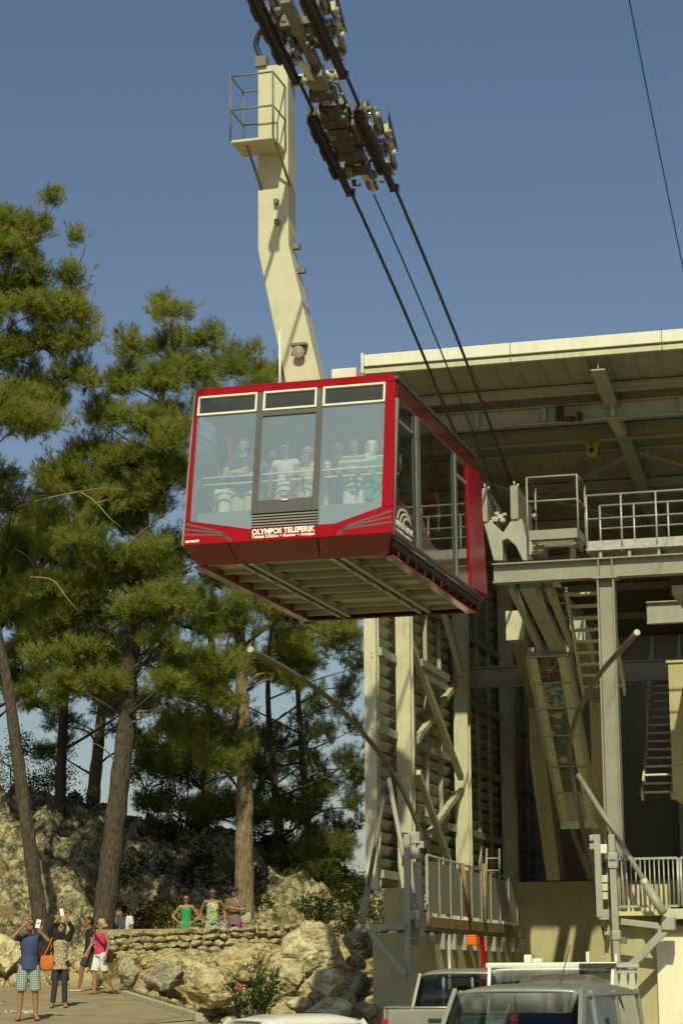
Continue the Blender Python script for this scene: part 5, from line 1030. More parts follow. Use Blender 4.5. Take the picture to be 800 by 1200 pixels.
# rounded shrubs and broadleaf trees
def shrub(name, label, cat, blobs, base_px, Y, mat, seed, n=900, lf=0.07, stems=6, trunk_r=0.03, group='bushes on the hillside'):
    rng = np.random.default_rng(seed); base = at(base_px[0], base_px[1], Y); root = empty(name, base, 0, label, cat, group)
    k = Y / 2540; Cs = []; mb = MB()
    for (u, v, ru, rv) in blobs:
        c = np.array(at(u, v, Y + rng.uniform(-0.4, 0.4)) - base); rad = np.array([ru * k, max(ru, rv) * k * 0.9, rv * k])
        S = unit(rng.normal(0, 1, (max(6, n // 40), 3))) * rng.uniform(0.3, 1, (max(6, n // 40), 1)) ** 0.5; S = c + S * rad
        for s in S[:stems * 2]: mb.tube([Vector((0, 0, -0.2)).lerp(Vector(c), 0.2), Vector(c) * 0.8, Vector(s)], [trunk_r, trunk_r * 0.6, 0.004], 4, False)
        Cs.append(S[rng.integers(0, len(S), n)] + rng.normal(0, 0.13, (n, 3)))
    mb.build('trunk', 'bark', root)
    C = np.concatenate(Cs); d = unit(rng.normal(0, 1, C.shape) + np.array([0, -0.2, 0.5])); s = unit(np.cross(d, rng.normal(0, 1, C.shape))) * lf * 0.35; L = lf * rng.uniform(0.7, 1.3, (len(C), 1))
    V = np.stack([C, C + d * L * 0.5 + s, C + d * L, C + d * L * 0.5 - s], 1).reshape(-1, 3); i = np.arange(len(C))[:, None] * 4
    np_mesh('crown', V, np.concatenate([i + np.array([[0, 1, 2]]), i + np.array([[0, 2, 3]])]), mat, root)
shrub('bush', 'green bush on the hilltop at the left edge', 'bush', [(12, 890, 26, 26), (25, 872, 18, 18)], (14, 935), 69, 'shrub_leaf', 31)
shrub('bush', 'yellowing bush on the hilltop between the two left trunks', 'bush', [(68, 900, 24, 28), (52, 914, 18, 16)], (68, 950), 68.5, 'shrub_leaf', 32)
shrub('bush', 'golden bush on the slope right of the forked pine', 'bush', [(172, 915, 26, 26), (192, 935, 22, 18)], (175, 975), 66, 'shrub_leaf', 33)
shrub('bush', 'fresh green bush low between the trunks in the middle', 'bush', [(222, 880, 22, 18), (200, 895, 18, 16), (240, 900, 18, 16)], (218, 985), 65.5, 'fresh_leaf', 34)
shrub('young_tree', 'small bright green tree beside the foot of the station wall', 'tree', [(412, 1040, 16, 26), (402, 1062, 16, 18), (420, 1066, 12, 16)], (412, 1095), 72, 'fresh_leaf', 35, 1100, group=None)
# undergrowth with shade put into its leaf colour, one mass under the pines
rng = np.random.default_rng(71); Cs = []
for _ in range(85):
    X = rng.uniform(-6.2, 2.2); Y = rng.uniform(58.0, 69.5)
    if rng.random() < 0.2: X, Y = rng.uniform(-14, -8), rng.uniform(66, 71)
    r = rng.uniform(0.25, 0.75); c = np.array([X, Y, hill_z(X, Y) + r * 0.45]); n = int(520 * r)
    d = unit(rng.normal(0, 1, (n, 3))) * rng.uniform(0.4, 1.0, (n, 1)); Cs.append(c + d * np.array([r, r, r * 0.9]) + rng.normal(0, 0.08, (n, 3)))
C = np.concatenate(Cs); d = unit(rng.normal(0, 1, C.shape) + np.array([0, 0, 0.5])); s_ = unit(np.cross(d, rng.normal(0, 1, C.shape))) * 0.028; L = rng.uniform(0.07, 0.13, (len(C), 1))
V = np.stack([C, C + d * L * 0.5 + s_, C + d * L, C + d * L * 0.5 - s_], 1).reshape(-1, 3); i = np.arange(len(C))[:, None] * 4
tag(np_mesh('undergrowth', V, np.concatenate([i + np.array([[0, 1, 2]]), i + np.array([[0, 2, 3]])]), 'scrub_leaf_shaded', None), 'scrubby undergrowth coloured as in shade, covering the slope below the pines', 'undergrowth', kind='stuff')
# dry grass tufts on the terrace and bank
rng = np.random.default_rng(44); G = []
for _ in range(2600):
    r = rng.random()
    if r < 0.45: X, Y = rng.uniform(-6, -1.0), rng.uniform(52.6, 54.4)
    elif r < 0.75: X, Y = rng.uniform(-2, 0.4), rng.uniform(53.8, 56.0)
    else: X, Y = rng.uniform(-5.6, -2.3), rng.uniform(43, 50); X = max(X, edge_x(Y) + 0.25)
    G.append((X, Y, base_z(X, Y)))
G = np.array(G); D = unit(np.tile([0, 0, 1.0], (len(G), 1)) + rng.normal(0, 0.25, (len(G), 3))); V, F = needles(rng, G, D, 9, 0.16, 0.006, 0.4)
tag(np_mesh('grass', V, F, 'dry_grass', None), 'dry yellow-green grass on the terrace edge and bank', 'grass', kind='stuff')
# oleander
ob = at(298, 1205, 43.6); ol = empty('oleander_bush', ob, 0, 'dark green oleander bush with two pink flowers in front of the rocks', 'bush')
rng = np.random.default_rng(50); mb = MB(); LV = []; LD = []; tips = []
for k in range(34):
    u = rng.uniform(255, 335); v = 1118 + 0.018 * (u - 297) ** 2 + rng.uniform(0, 45); tip = at(u, v, 43.6 + rng.uniform(-0.6, 0.6)) - ob; b0 = Vector((rng.normal(0, 0.12), rng.normal(0, 0.12), -0.1)); mid = b0.lerp(tip, 0.5) + Vector((0, 0, 0.06))
    mb.tube([b0, mid, tip], [0.012, 0.009, 0.004], 5, False); tips.append(tip)
    for j in range(26):
        t = 0.35 + 0.65 * rng.random(); p = b0.lerp(mid, t * 2) if t < 0.5 else mid.lerp(tip, t * 2 - 1); a = rng.uniform(0, 6.28); dv = Vector((math.cos(a), math.sin(a), rng.uniform(0.3, 1.3))).normalized(); LV.append(p); LD.append(dv)
mb.build('stem', 'bark', ol)
C = np.array(LV); d = np.array(LD); s = unit(np.cross(d, rng.normal(0, 1, C.shape))) * 0.016; L = rng.uniform(0.13, 0.2, (len(C), 1)); V = np.stack([C, C + d * L * 0.45 + s, C + d * L, C + d * L * 0.45 - s], 1).reshape(-1, 3); i = np.arange(len(C))[:, None] * 4
tag(np_mesh('leaves', V, np.concatenate([i + np.array([[0, 1, 2]]), i + np.array([[0, 2, 3]])]), 'oleander_leaf', ol), kind='stuff')
pbr('pink_petal', (0.62, 0.06, 0.13), 0.6, var=0.2, scale=20)
for u, v, s in ((280, 1157, 0.07), (310, 1155, 0.03)):
    c = at(u, v, 42.9) - ob; mb = MB()
    for k in range(14):
        dv = Vector(unit(rng.normal(0, 1, 3))); e = dv * s; sd = dv.cross(Vector((0, 0, 1))).normalized() * s * 0.5; u_ = sd.cross(dv).normalized() * s * 0.4
        mb.add([c + e * 0.2, c + e * 0.8 + sd, c + e * 1.1 + u_, c + e * 0.8 - sd], [(0, 1, 2, 3)])
    mb.build('flower', 'pink_petal', ol)

# ------------------------------------------------------------------ vehicles
pbr('car_silver', (0.27, 0.265, 0.225), 0.45, metal=0.25, var=0.08, coat=0.15)
pbr('car_white', (0.70, 0.69, 0.62), 0.35, var=0.04, coat=0.4)
pbr('car_grey', (0.22, 0.20, 0.15), 0.32, metal=0.3, var=0.06, coat=0.4)
pbr('tyre', (0.02, 0.02, 0.02), 0.85, var=0.2)
pbr('rim', (0.4, 0.4, 0.4), 0.35, metal=0.7, var=0.1)
pbr('lamp_clear', (0.6, 0.6, 0.58), 0.15, var=0.05, coat=0.6)
pbr('lamp_red', (0.35, 0.02, 0.01), 0.25, var=0.1, coat=0.6)
pbr('seat_cloth', (0.05, 0.05, 0.048), 0.9, var=0.2)
pbr('flag_red', (0.55, 0.02, 0.03), 0.7, var=0.05)
def vehicle(name, label, cat, loc, rotz, paint, W, prof, belt, roofr, zb, zr, crown=0.05, wheels=(), wr=0.33, rear_glass=True, extra=None, group='vehicles parked below the station'):
    """prof: lower body side outline (y, z), front at -y; belt/roofr: (y, half width) stations from windscreen to back"""
    root = empty(name, loc, rotz, label, cat, group)
    hw = W / 2
    mb = MB()
    xs_ = [(-hw, 0.0), (-hw + 0.02, 0.05), (-hw + 0.10, 0.09)]
    n = len(prof); cx = sum(p[0] for p in prof) / n; cz = sum(p[1] for p in prof) / n
    rings = []
    for x, ins in ((-hw + 0.09, 0.06), (-hw + 0.02, 0.02), (-hw, 0.0)): pass
    lay = [(-hw + 0.10, 0.10), (-hw + 0.025, 0.035), (-hw, 0.09 * 0 + 0.0)]
    seq = [(-hw, 0.10), (-hw + 0.03, 0.03), (-hw + 0.11, 0.0), (hw - 0.11, 0.0), (hw - 0.03, 0.03), (hw, 0.10)]
    for x, ins in seq:
        ring = []
        for y, z in prof:
            d = Vector((cx - y, cz - z)); d = d.normalized() if d.length > 0 else d
            ring.append((x, y + d.x * ins, z + d.y * ins))
        rings.append(ring)
    vs_ = [p for r in rings for p in r]; fs = []
    for i in range(len(rings) - 1):
        for k in range(n): fs.append((i * n + k, i * n + (k + 1) % n, (i + 1) * n + (k + 1) % n, (i + 1) * n + k))
    fs += [tuple(range(n - 1, -1, -1)), tuple((len(rings) - 1) * n + k for k in range(n))]
    mb.add(vs_, fs, True); body = mb.build('body', paint, root)
    wm = body.modifiers.new('split', 'EDGE_SPLIT'); wm.split_angle = R(50)
    m_ = len(belt)
    B = {s: [Vector((s * w, y, zb)) for y, w in belt] for s in (-1, 1)}; T = {s: [Vector((s * w, y, zr)) for y, w in roofr] for s in (-1, 1)}
    for s in (-1, 1):
        for i in range(m_):
            th = 0.055 if i in (0, m_ - 1) else 0.045
            MB().beam(B[s][i] - Vector((0, 0, 0.03)), T[s][i] + Vector((0, 0, 0.02)), th * 1.9, 0.05, (s, 0, 0.3)).build('pillar', paint, root)
        for i in range(m_ - 1):
            o = Vector((s * 0.02, 0, 0))
            a, b, c, d = B[s][i], B[s][i + 1], T[s][i + 1], T[s][i]
            q = [a.lerp(d, 0.02) + o * 0.3, b.lerp(c, 0.02) + o * 0.3, c.lerp(b, 0.03) + o * 0.2, d.lerp(a, 0.03) + o * 0.2]
            MB().prism(q, (-s * 0.008, 0, 0)).build('side_window', 'car_glass', root)
    def screen(i, nm, sg):
        a, b, c, d = B[-1][i], B[1][i], T[1][i], T[-1][i]; N = 8; v = []; f = []
        for j in range(2):
            for k in range(N + 1):
                t = k / N; p = (a.lerp(b, t) if j == 0 else d.lerp(c, t)) + Vector((0, sg * 0.10 * (1 - (2 * t - 1) ** 2), 0)); v.append(p)
        f = [(k, k + 1, N + 2 + k, N + 1 + k) for k in range(N)]
        o = MB().add(v, f, True).build(nm, 'car_glass', root); sm_ = o.modifiers.new('thick', 'SOLIDIFY'); sm_.thickness = 0.008; return o
    screen(0, 'windscreen', -1)
    if rear_glass: screen(m_ - 1, 'rear_window', 1)
    # roof: crowned loft over the roof ring
    N = 10; v = []; ys_ = []
    L0, L1 = roofr[0][0], roofr[-1][0]; st_ = 12
    for j in range(st_ + 1):
        t = j / st_; y = L0 + (L1 - L0) * t; w = float(np.interp(y, [r[0] for r in roofr], [r[1] for r in roofr])) + 0.045
        for k in range(N + 1):
            u = 2 * k / N - 1; e = (1 - abs(u) ** 4); bow = 0.10 * (1 - u * u) * (-1 if j == 0 else (1 if j == st_ else 0)) * 0.8
            v.append((u * w, y + bow, zr - 0.02 + (crown + 0.04) * e * (0.35 + 0.65 * min(1, 5 * t, 5 * (1 - t))) + (0.03 if abs(u) < 1 else 0)))
    f = [(j * (N + 1) + k, j * (N + 1) + k + 1, (j + 1) * (N + 1) + k + 1, (j + 1) * (N + 1) + k) for j in range(st_) for k in range(N)]
    rf = MB().add(v, f, True).build('roof', paint, root); sd_ = rf.modifiers.new('thick', 'SOLIDIFY'); sd_.thickness = 0.04; sd_.offset = -1
    for (y, s) in [(y, s) for y in wheels for s in (-1, 1)]:
        ty = MB().lathe((s * (hw - 0.2), y, wr), (s, 0, 0), [(0, wr * 0.6), (0, wr * 0.93), (0.03, wr), (0.17, wr), (0.20, wr * 0.93), (0.20, wr * 0.62)], 24).build('wheel', 'tyre', root)
        MB().lathe((s * (hw - 0.03), y, wr), (s, 0, 0), [(0, wr * 0.62), (0.02, wr * 0.58), (0.0, wr * 0.2)], 20).build('rim', 'rim', ty)
    MB().box(-roofr[1][1] + 0.06, roofr[1][1] - 0.06, roofr[0][0] + 0.12, roofr[-1][0] - 0.08, zr - 0.05, zr - 0.035).build('headliner', 'interior_dark', root)
    yi0 = belt[0][0]
    MB().box(-hw + 0.12, hw - 0.12, yi0 + 0.15, yi0 + 0.5, zb - 0.15, zb + 0.02).build('dashboard', 'interior_dark', root, 0.03)
    for r_ in range(2):
        yy = yi0 + 0.95 + r_ * 1.0
        if yy > belt[-1][0] - 0.3: continue
        for x in (-hw * 0.48, hw * 0.48):
            se = MB().box(x - 0.24, x + 0.24, yy, yy + 0.14, zb - 0.45, zb + 0.10).build('seat', 'seat_cloth', root, 0.05)
            MB().box(x - 0.13, x + 0.13, yy + 0.02, yy + 0.12, zb + 0.13, zb + 0.34).build('headrest', 'seat_cloth', se, 0.04)
    MB().box(-hw + 0.16, hw - 0.16, belt[-1][0] - 0.55, belt[-1][0] - 0.4, zb - 0.4, zb + 0.2).build('rear_bench', 'seat_cloth', root, 0.05)
    for x in (-0.42, 0.0, 0.42): MB().box(x - 0.12, x + 0.12, belt[-1][0] - 0.54, belt[-1][0] - 0.42, zb + 0.21, zb + 0.40).build('headrest', 'seat_cloth', root, 0.04)
    for s in (-1, 1):
        mr_ = MB().box(s * hw + (0.03 if s > 0 else -0.21), s * hw + (0.21 if s > 0 else -0.03), yi0 + 0.18, yi0 + 0.28, zb + 0.02, zb + 0.22).build('mirror', paint, root, 0.03)
    return root
VP = [(-2.35, 0.30), (-2.38, 0.62), (-2.28, 0.92), (-1.55, 1.12), (2.36, 1.12), (2.40, 0.7), (2.36, 0.30)]
vz = 0.0
vloc = at(607, 1163, 25.5); vy = Vector((math.sin(R(18.5)), math.cos(R(18.5)), 0))
vloc = Vector((vloc.x, vloc.y, 0)) + vy * 0.78
van = vehicle('passenger_van', 'nearest silver van with a red pennant behind its windscreen', 'van', (vloc.x, vloc.y, 0.0), -R(18.5), 'car_silver', 1.90, VP,
    [(-1.50, 0.86), (-0.55, 0.90), (0.75, 0.90), (2.28, 0.88)], [(-0.78, 0.75), (-0.42, 0.77), (0.75, 0.79), (2.22, 0.78)], 1.10, 1.86, 0.05, (-1.5, 1.45), 0.33, rear_glass=False)
MB().box(-0.82, 0.82, 2.22, 2.28, 1.08, 1.84).build('rear_door', 'car_silver', van, 0.02); MB().box(-0.78, 0.78, 2.17, 2.2, 1.08, 1.82).build('rear_lining', 'interior_dark', van)
pen = MB().box(-0.05, 0.045, -1.0, -0.995, 1.50, 1.66).build('pennant', 'flag_red', van)
me = MB(); c = (-0.005, -1.003, 1.585)
for k in range(14):                                      # crescent
    a0, a1 = R(50 + k * 18.5), R(50 + (k + 1) * 18.5); ri = 0.022; ro = 0.03
    f_ = lambda a: ri + (ro - ri) * max(0, math.sin((a - R(50)) / R(260) * math.pi)); me.add([(c[0] + math.cos(a0) * ri, c[1], c[2] + math.sin(a0) * ri), (c[0] + math.cos(a1) * ri, c[1], c[2] + math.sin(a1) * ri), (c[0] + math.cos(a1) * f_(a1) , c[1], c[2] + math.sin(a1) * f_(a1)), (c[0] + math.cos(a0) * f_(a0), c[1], c[2] + math.sin(a0) * f_(a0))], [(0, 1, 2, 3)])
me.build('crescent', 'lettering_white', pen)
MB().tube([(0, -0.95, 1.84), (0, -0.98, 1.66)], 0.006, 6).build('cord', 'rubber', van)
MB().box(-0.12, 0.12, -0.86, -0.82, 1.74, 1.82).build('rear_view_mirror', 'rubber', van, 0.015)
for s in (-1, 1): MB().box(s * 0.7 - 0.16, s * 0.7 + 0.16, -2.40, -2.30, 0.68, 0.88).build('headlight', 'lamp_clear', van, 0.03)
MB().box(-0.45, 0.45, -2.42, -2.36, 0.70, 0.84).build('radiator_grille', 'rubber', van, 0.01)
MB().box(-0.92, 0.92, -2.46, -2.34, 0.32, 0.56).build('bumper', 'trim_dark', van, 0.04)
MB().tube([(0.35, -0.2, 1.92), (0.42, 0.1, 2.4)], 0.006, 5).build('aerial', 'rubber', van)
p = at(750, 1178, 28.6)
# dome-roofed grey van behind it
p = at(678, 1143, 30.2); vehicle('minivan', 'brownish grey minivan with a domed roof directly behind the silver van', 'van', (p.x - 0.12, p.y + 1.0, 0.10), -R(7), 'car_grey', 1.70, [(a * 0.95, b) for a, b in VP],
    [(-1.42, 0.82), (-0.5, 0.85), (0.7, 0.85), (2.15, 0.82)], [(-0.55, 0.64), (-0.2, 0.68), (0.7, 0.7), (1.95, 0.66)], 1.08, 1.76, 0.15, (-1.4, 1.35), 0.33)
# white flat-roofed minibus
p = at(627, 1133, 35.0)
mbus = vehicle('minibus', 'white flat-roofed minibus behind the two vans, roof fittings on top', 'minibus', (p.x + 0.6, p.y + 1.6, 0.38), -R(12), 'car_white', 2.05, [(-2.7, 0.3), (-2.74, 0.7), (-2.66, 1.0), (-2.2, 1.12), (2.7, 1.12), (2.74, 0.7), (2.7, 0.3)],
    [(-2.15, 0.96), (-1.0, 0.98), (0.8, 0.98), (2.62, 0.97)], [(-1.75, 0.98), (-0.95, 0.99), (0.8, 0.99), (2.58, 0.98)], 1.10, 1.74, 0.02, (-1.7, 1.7), 0.35)
MB().box(-1.04, 1.04, -1.8, 2.6, 1.77, 1.86).build('roof_band', 'car_white', mbus, 0.03)
for x, h_, w_ in ((-0.40, 0.12, 0.06), (-0.25, 0.06, 0.08), (0.55, 0.16, 0.025), (1.0, 0.12, 0.02)): MB().box(x - w_, x + w_, -1.5, -1.35, 1.862, 1.862 + h_).build('roof_fitting', 'frame_white', mbus, 0.01)
MB().box(0.45, 1.03, -1.86, -1.805, 1.78, 1.84).build('destination_panel', 'rubber', mbus)
# pickup seen from behind: front at +y, so the whole thing is turned round
PK = [(-2.45, 0.45), (-2.48, 0.75), (-2.3, 0.98), (-1.3, 1.04), (0.75, 1.06), (2.42, 1.06), (2.46, 0.75), (2.42, 0.45)]
p = at(500, 1181, 36.0)
pk_ = vehicle('pickup_truck', 'light grey pickup truck seen from behind, tailgate towards the camera', 'pickup truck', (p.x + 0.75, p.y + 2.3, 0.45), math.pi - R(15), 'car_silver', 1.74, [(-2.45, 0.45), (-2.48, 0.75), (-2.3, 0.95), (-1.3, 1.02), (0.72, 1.04), (0.74, 0.45)],
    [(-1.25, 0.78), (-0.35, 0.81), (0.62, 0.80)], [(-0.62, 0.66), (-0.30, 0.68), (0.46, 0.68)], 1.02, 1.60, 0.06, (-1.45, 1.6), 0.34)
bed = MB().box(-0.86, -0.80, 0.78, 2.42, 0.5, 1.06).build('bed_side', 'car_silver', pk_, 0.015); MB().box(0.80, 0.86, 0.78, 2.42, 0.5, 1.06).build('bed_side', 'car_silver', pk_, 0.015)
MB().box(-0.80, 0.80, 0.78, 2.40, 0.5, 0.56).build('bed_floor', 'car_grey', pk_)
tg_ = MB().box(-0.79, 0.79, 2.36, 2.42, 0.57, 1.06).build('tailgate', 'car_silver', pk_, 0.015)
MB().box(-0.11, 0.11, 2.42, 2.45, 0.86, 0.92).build('tailgate_handle', 'rubber', tg_, 0.01)
MB().tube([(-0.83, 2.39, 1.09), (0.83, 2.39, 1.09)], 0.018, 6).build('bed_rail', 'galvanised', pk_); MB().tube([(-0.83, 0.85, 1.09), (-0.83, 2.39, 1.09)], 0.018, 6).build('bed_rail', 'galvanised', pk_); MB().tube([(0.83, 0.85, 1.09), (0.83, 2.39, 1.09)], 0.018, 6).build('bed_rail', 'galvanised', pk_)
for s in (-1, 1): MB().box(s * 0.83 - 0.05, s * 0.83 + 0.05, 2.425, 2.46, 0.68, 0.92).build('tail_light', 'lamp_red', pk_, 0.015)
MB().box(-0.85, 0.85, 2.44, 2.54, 0.45, 0.56).build('bumper', 'galvanised', pk_, 0.02)
for x in (-0.25, 0.25): MB().box(x - 0.02, x + 0.02, 0.56, 0.60, 1.04, 1.56).build('window_bar', 'car_silver', pk_)
# white hatchback at the bottom edge
p = at(318, 1190, 33.6)
vehicle('hatchback_car', 'white car at the bottom edge, only its roof showing below the oleander', 'car', (p.x - 0.1, p.y + 0.8, 0.0), -R(60), 'car_white', 1.66, [(-1.95, 0.28), (-1.98, 0.55), (-1.85, 0.74), (-0.95, 0.86), (1.85, 0.92), (1.95, 0.6), (1.9, 0.28)],
    [(-0.95, 0.72), (-0.1, 0.77), (0.75, 0.77), (1.7, 0.70)], [(-0.30, 0.58), (0.0, 0.61), (0.7, 0.61), (1.35, 0.56)], 0.86, 1.36, 0.07, (-1.25, 1.2), 0.29)

# ------------------------------------------------------------------ people
PENDING = []
SPH = []
for i in range(7):
    th = math.pi * i / 6
    for k in range(10 if 0 < i < 6 else 1):
        a = 2 * math.pi * k / 10; SPH.append(Vector((math.sin(th) * math.cos(a), math.sin(th) * math.sin(a), math.cos(th))))
class Flesh:
    """collects convex lumps that are fused into one skin"""
    def __init__(self): self.bm = bmesh.new()
    def hull(self, pts):
        vs_ = [self.bm.verts.new(p) for p in pts]; r = bmesh.ops.convex_hull(self.bm, input=vs_)
        dead = [g for g in r['geom_interior'] if isinstance(g, bmesh.types.BMVert)] + [g for g in r['geom_unused'] if isinstance(g, bmesh.types.BMVert)]
        if dead: bmesh.ops.delete(self.bm, geom=list(set(dead)), context='VERTS')
        return self
    def ell(self, *items): return self.hull([Vector(c) + Vector((s.x * r[0], s.y * r[1], s.z * r[2])) if not isinstance(r, float) else Vector(c) + s * r for c, r in items for s in SPH])
    def cap(self, a, ra, b, rb): return self.ell((a, float(ra)), (b, float(rb)))
    def rings(self, *items):
        pts = []
        for c, rx, ry in items:
            for k in range(14): a = 2 * math.pi * k / 14; pts.append(Vector(c) + Vector((math.cos(a) * rx, math.sin(a) * ry, 0)))
        return self.hull(pts)
    def sleeve(self, a, ra, b, rb):
        a, b = Vector(a), Vector(b); d, s, u = basis(b - a); pts = [a + sp * ra for sp in SPH]
        for k in range(12): t = 2 * math.pi * k / 12; pts.append(b + (s * math.cos(t) + u * math.sin(t)) * rb)
        return self.hull(pts)
    def build(self, name, mat, parent, voxel, sm=4):
        me = bpy.data.meshes.new(name); self.bm.to_mesh(me); self.bm.free(); o = link_mesh(name, me, mat, parent)
        r = o.modifiers.new('fuse', 'REMESH'); r.mode = 'VOXEL'; r.voxel_size = voxel; r.use_smooth_shade = True
        s = o.modifiers.new('soften', 'SMOOTH'); s.factor = 0.5; s.iterations = sm
        PENDING.append(o); return o
def skin_mat(name, c): pbr(name, c, 0.6, var=0.08, scale=8, coords='obj')
skin_mat('skin_tan', (0.34, 0.175, 0.095)); skin_mat('skin_brown', (0.24, 0.115, 0.06)); skin_mat('skin_fair', (0.46, 0.28, 0.19))
for nm, c in dict(cloth_navy=(0.035, 0.055, 0.14), cloth_black=(0.012, 0.012, 0.013), cloth_charcoal=(0.03, 0.03, 0.033), cloth_pink=(0.55, 0.03, 0.11), cloth_white=(0.62, 0.62, 0.60), cloth_pale=(0.38, 0.40, 0.44), cloth_green=(0.02, 0.30, 0.09), cloth_taupe=(0.17, 0.125, 0.09), cloth_purple=(0.26, 0.03, 0.26), cloth_cream=(0.52, 0.45, 0.30), cloth_teal=(0.12, 0.32, 0.27), cloth_grey=(0.2, 0.2, 0.2), bag_orange=(0.50, 0.13, 0.02), bag_olive=(0.36, 0.35, 0.24), sandal_red=(0.35, 0.05, 0.04), shoe_tan=(0.35, 0.19, 0.06), hair_dark=(0.015, 0.011, 0.009), hair_brown=(0.07, 0.04, 0.02), cap_navy=(0.02, 0.025, 0.05), phone_white=(0.75, 0.77, 0.8), glasses=(0.012, 0.012, 0.012)).items():
    pbr(nm, c, 0.8 if 'phone' not in nm and 'glasses' not in nm else 0.25, var=0.12, scale=9, coords='obj', bump=0.15 if 'cloth' in nm else 0.0, bscale=14)
def patterned(name, build):
    m = bpy.data.materials.new(name); m.use_nodes = True; n = m.node_tree.nodes; l = m.node_tree.links; b = n['Principled BSDF']; b.inputs['Roughness'].default_value = 0.85
    tc = n.new('ShaderNodeTexCoord'); l.new(build(n, l, tc.outputs['Object']), b.inputs['Base Color']); M[name] = m
def check(n, l, P):
    outs = []
    for ax in ('X', 'Z'):
        w = n.new('ShaderNodeTexWave'); w.bands_direction = ax; w.inputs['Scale'].default_value = 8.5; w.inputs['Distortion'].default_value = 0.3; l.new(P, w.inputs['Vector']); outs.append(w.outputs['Fac'])
    a = n.new('ShaderNodeMath'); a.operation = 'MINIMUM'; l.new(outs[0], a.inputs[0]); l.new(outs[1], a.inputs[1])
    c = n.new('ShaderNodeValToRGB'); c.color_ramp.elements[0].position = 0.12; c.color_ramp.elements[0].color = (0.42, 0.46, 0.40, 1); c.color_ramp.elements[1].position = 0.3; c.color_ramp.elements[1].color = (0.07, 0.17, 0.16, 1); l.new(a.outputs[0], c.inputs[0]); return c.outputs[0]
def ramp_noise(cols, sc, interp='CONSTANT'):
    def f(n, l, P):
        a = n.new('ShaderNodeTexNoise'); a.inputs['Scale'].default_value = sc; a.inputs['Detail'].default_value = 2; l.new(P, a.inputs['Vector']); c = n.new('ShaderNodeValToRGB'); e = c.color_ramp; e.interpolation = interp
        for i, q in enumerate(cols):
            pos = 0.3 + 0.4 * i / len(cols); el = e.elements[i] if i < 2 else e.elements.new(pos); el.position = pos; el.color = (*q, 1)
        l.new(a.outputs['Fac'], c.inputs[0]); return c.outputs[0]
    return f
def stripes(c0, c1, sc):
    def f(n, l, P):
        w = n.new('ShaderNodeTexWave'); w.bands_direction = 'Z'; w.inputs['Scale'].default_value = sc; l.new(P, w.inputs['Vector']); c = n.new('ShaderNodeValToRGB'); c.color_ramp.elements[0].position = 0.45; c.color_ramp.elements[0].color = (*c0, 1); c.color_ramp.elements[1].position = 0.55; c.color_ramp.elements[1].color = (*c1, 1); l.new(w.outputs['Fac'], c.inputs[0]); return c.outputs[0]
    return f
patterned('check_cloth', check)
patterned('print_beige', ramp_noise([(0.16, 0.11, 0.05), (0.40, 0.33, 0.2), (0.5, 0.44, 0.3), (0.08, 0.06, 0.04), (0.45, 0.36, 0.2)], 16, 'LINEAR'))
patterned('print_scarf', ramp_noise([(0.08, 0.06, 0.03), (0.45, 0.36, 0.2), (0.5, 0.45, 0.32), (0.10, 0.07, 0.04)], 14, 'LINEAR'))
patterned('print_colour', ramp_noise([(0.04, 0.10, 0.35), (0.55, 0.55, 0.5), (0.50, 0.42, 0.02), (0.10, 0.28, 0.05), (0.55, 0.55, 0.5), (0.05, 0.12, 0.4)], 6))
patterned('stripe_white', stripes((0.55, 0.53, 0.42), (0.12, 0.22, 0.22), 3.2))
patterned('stripe_cream', stripes((0.60, 0.55, 0.42), (0.35, 0.28, 0.15), 4.0))

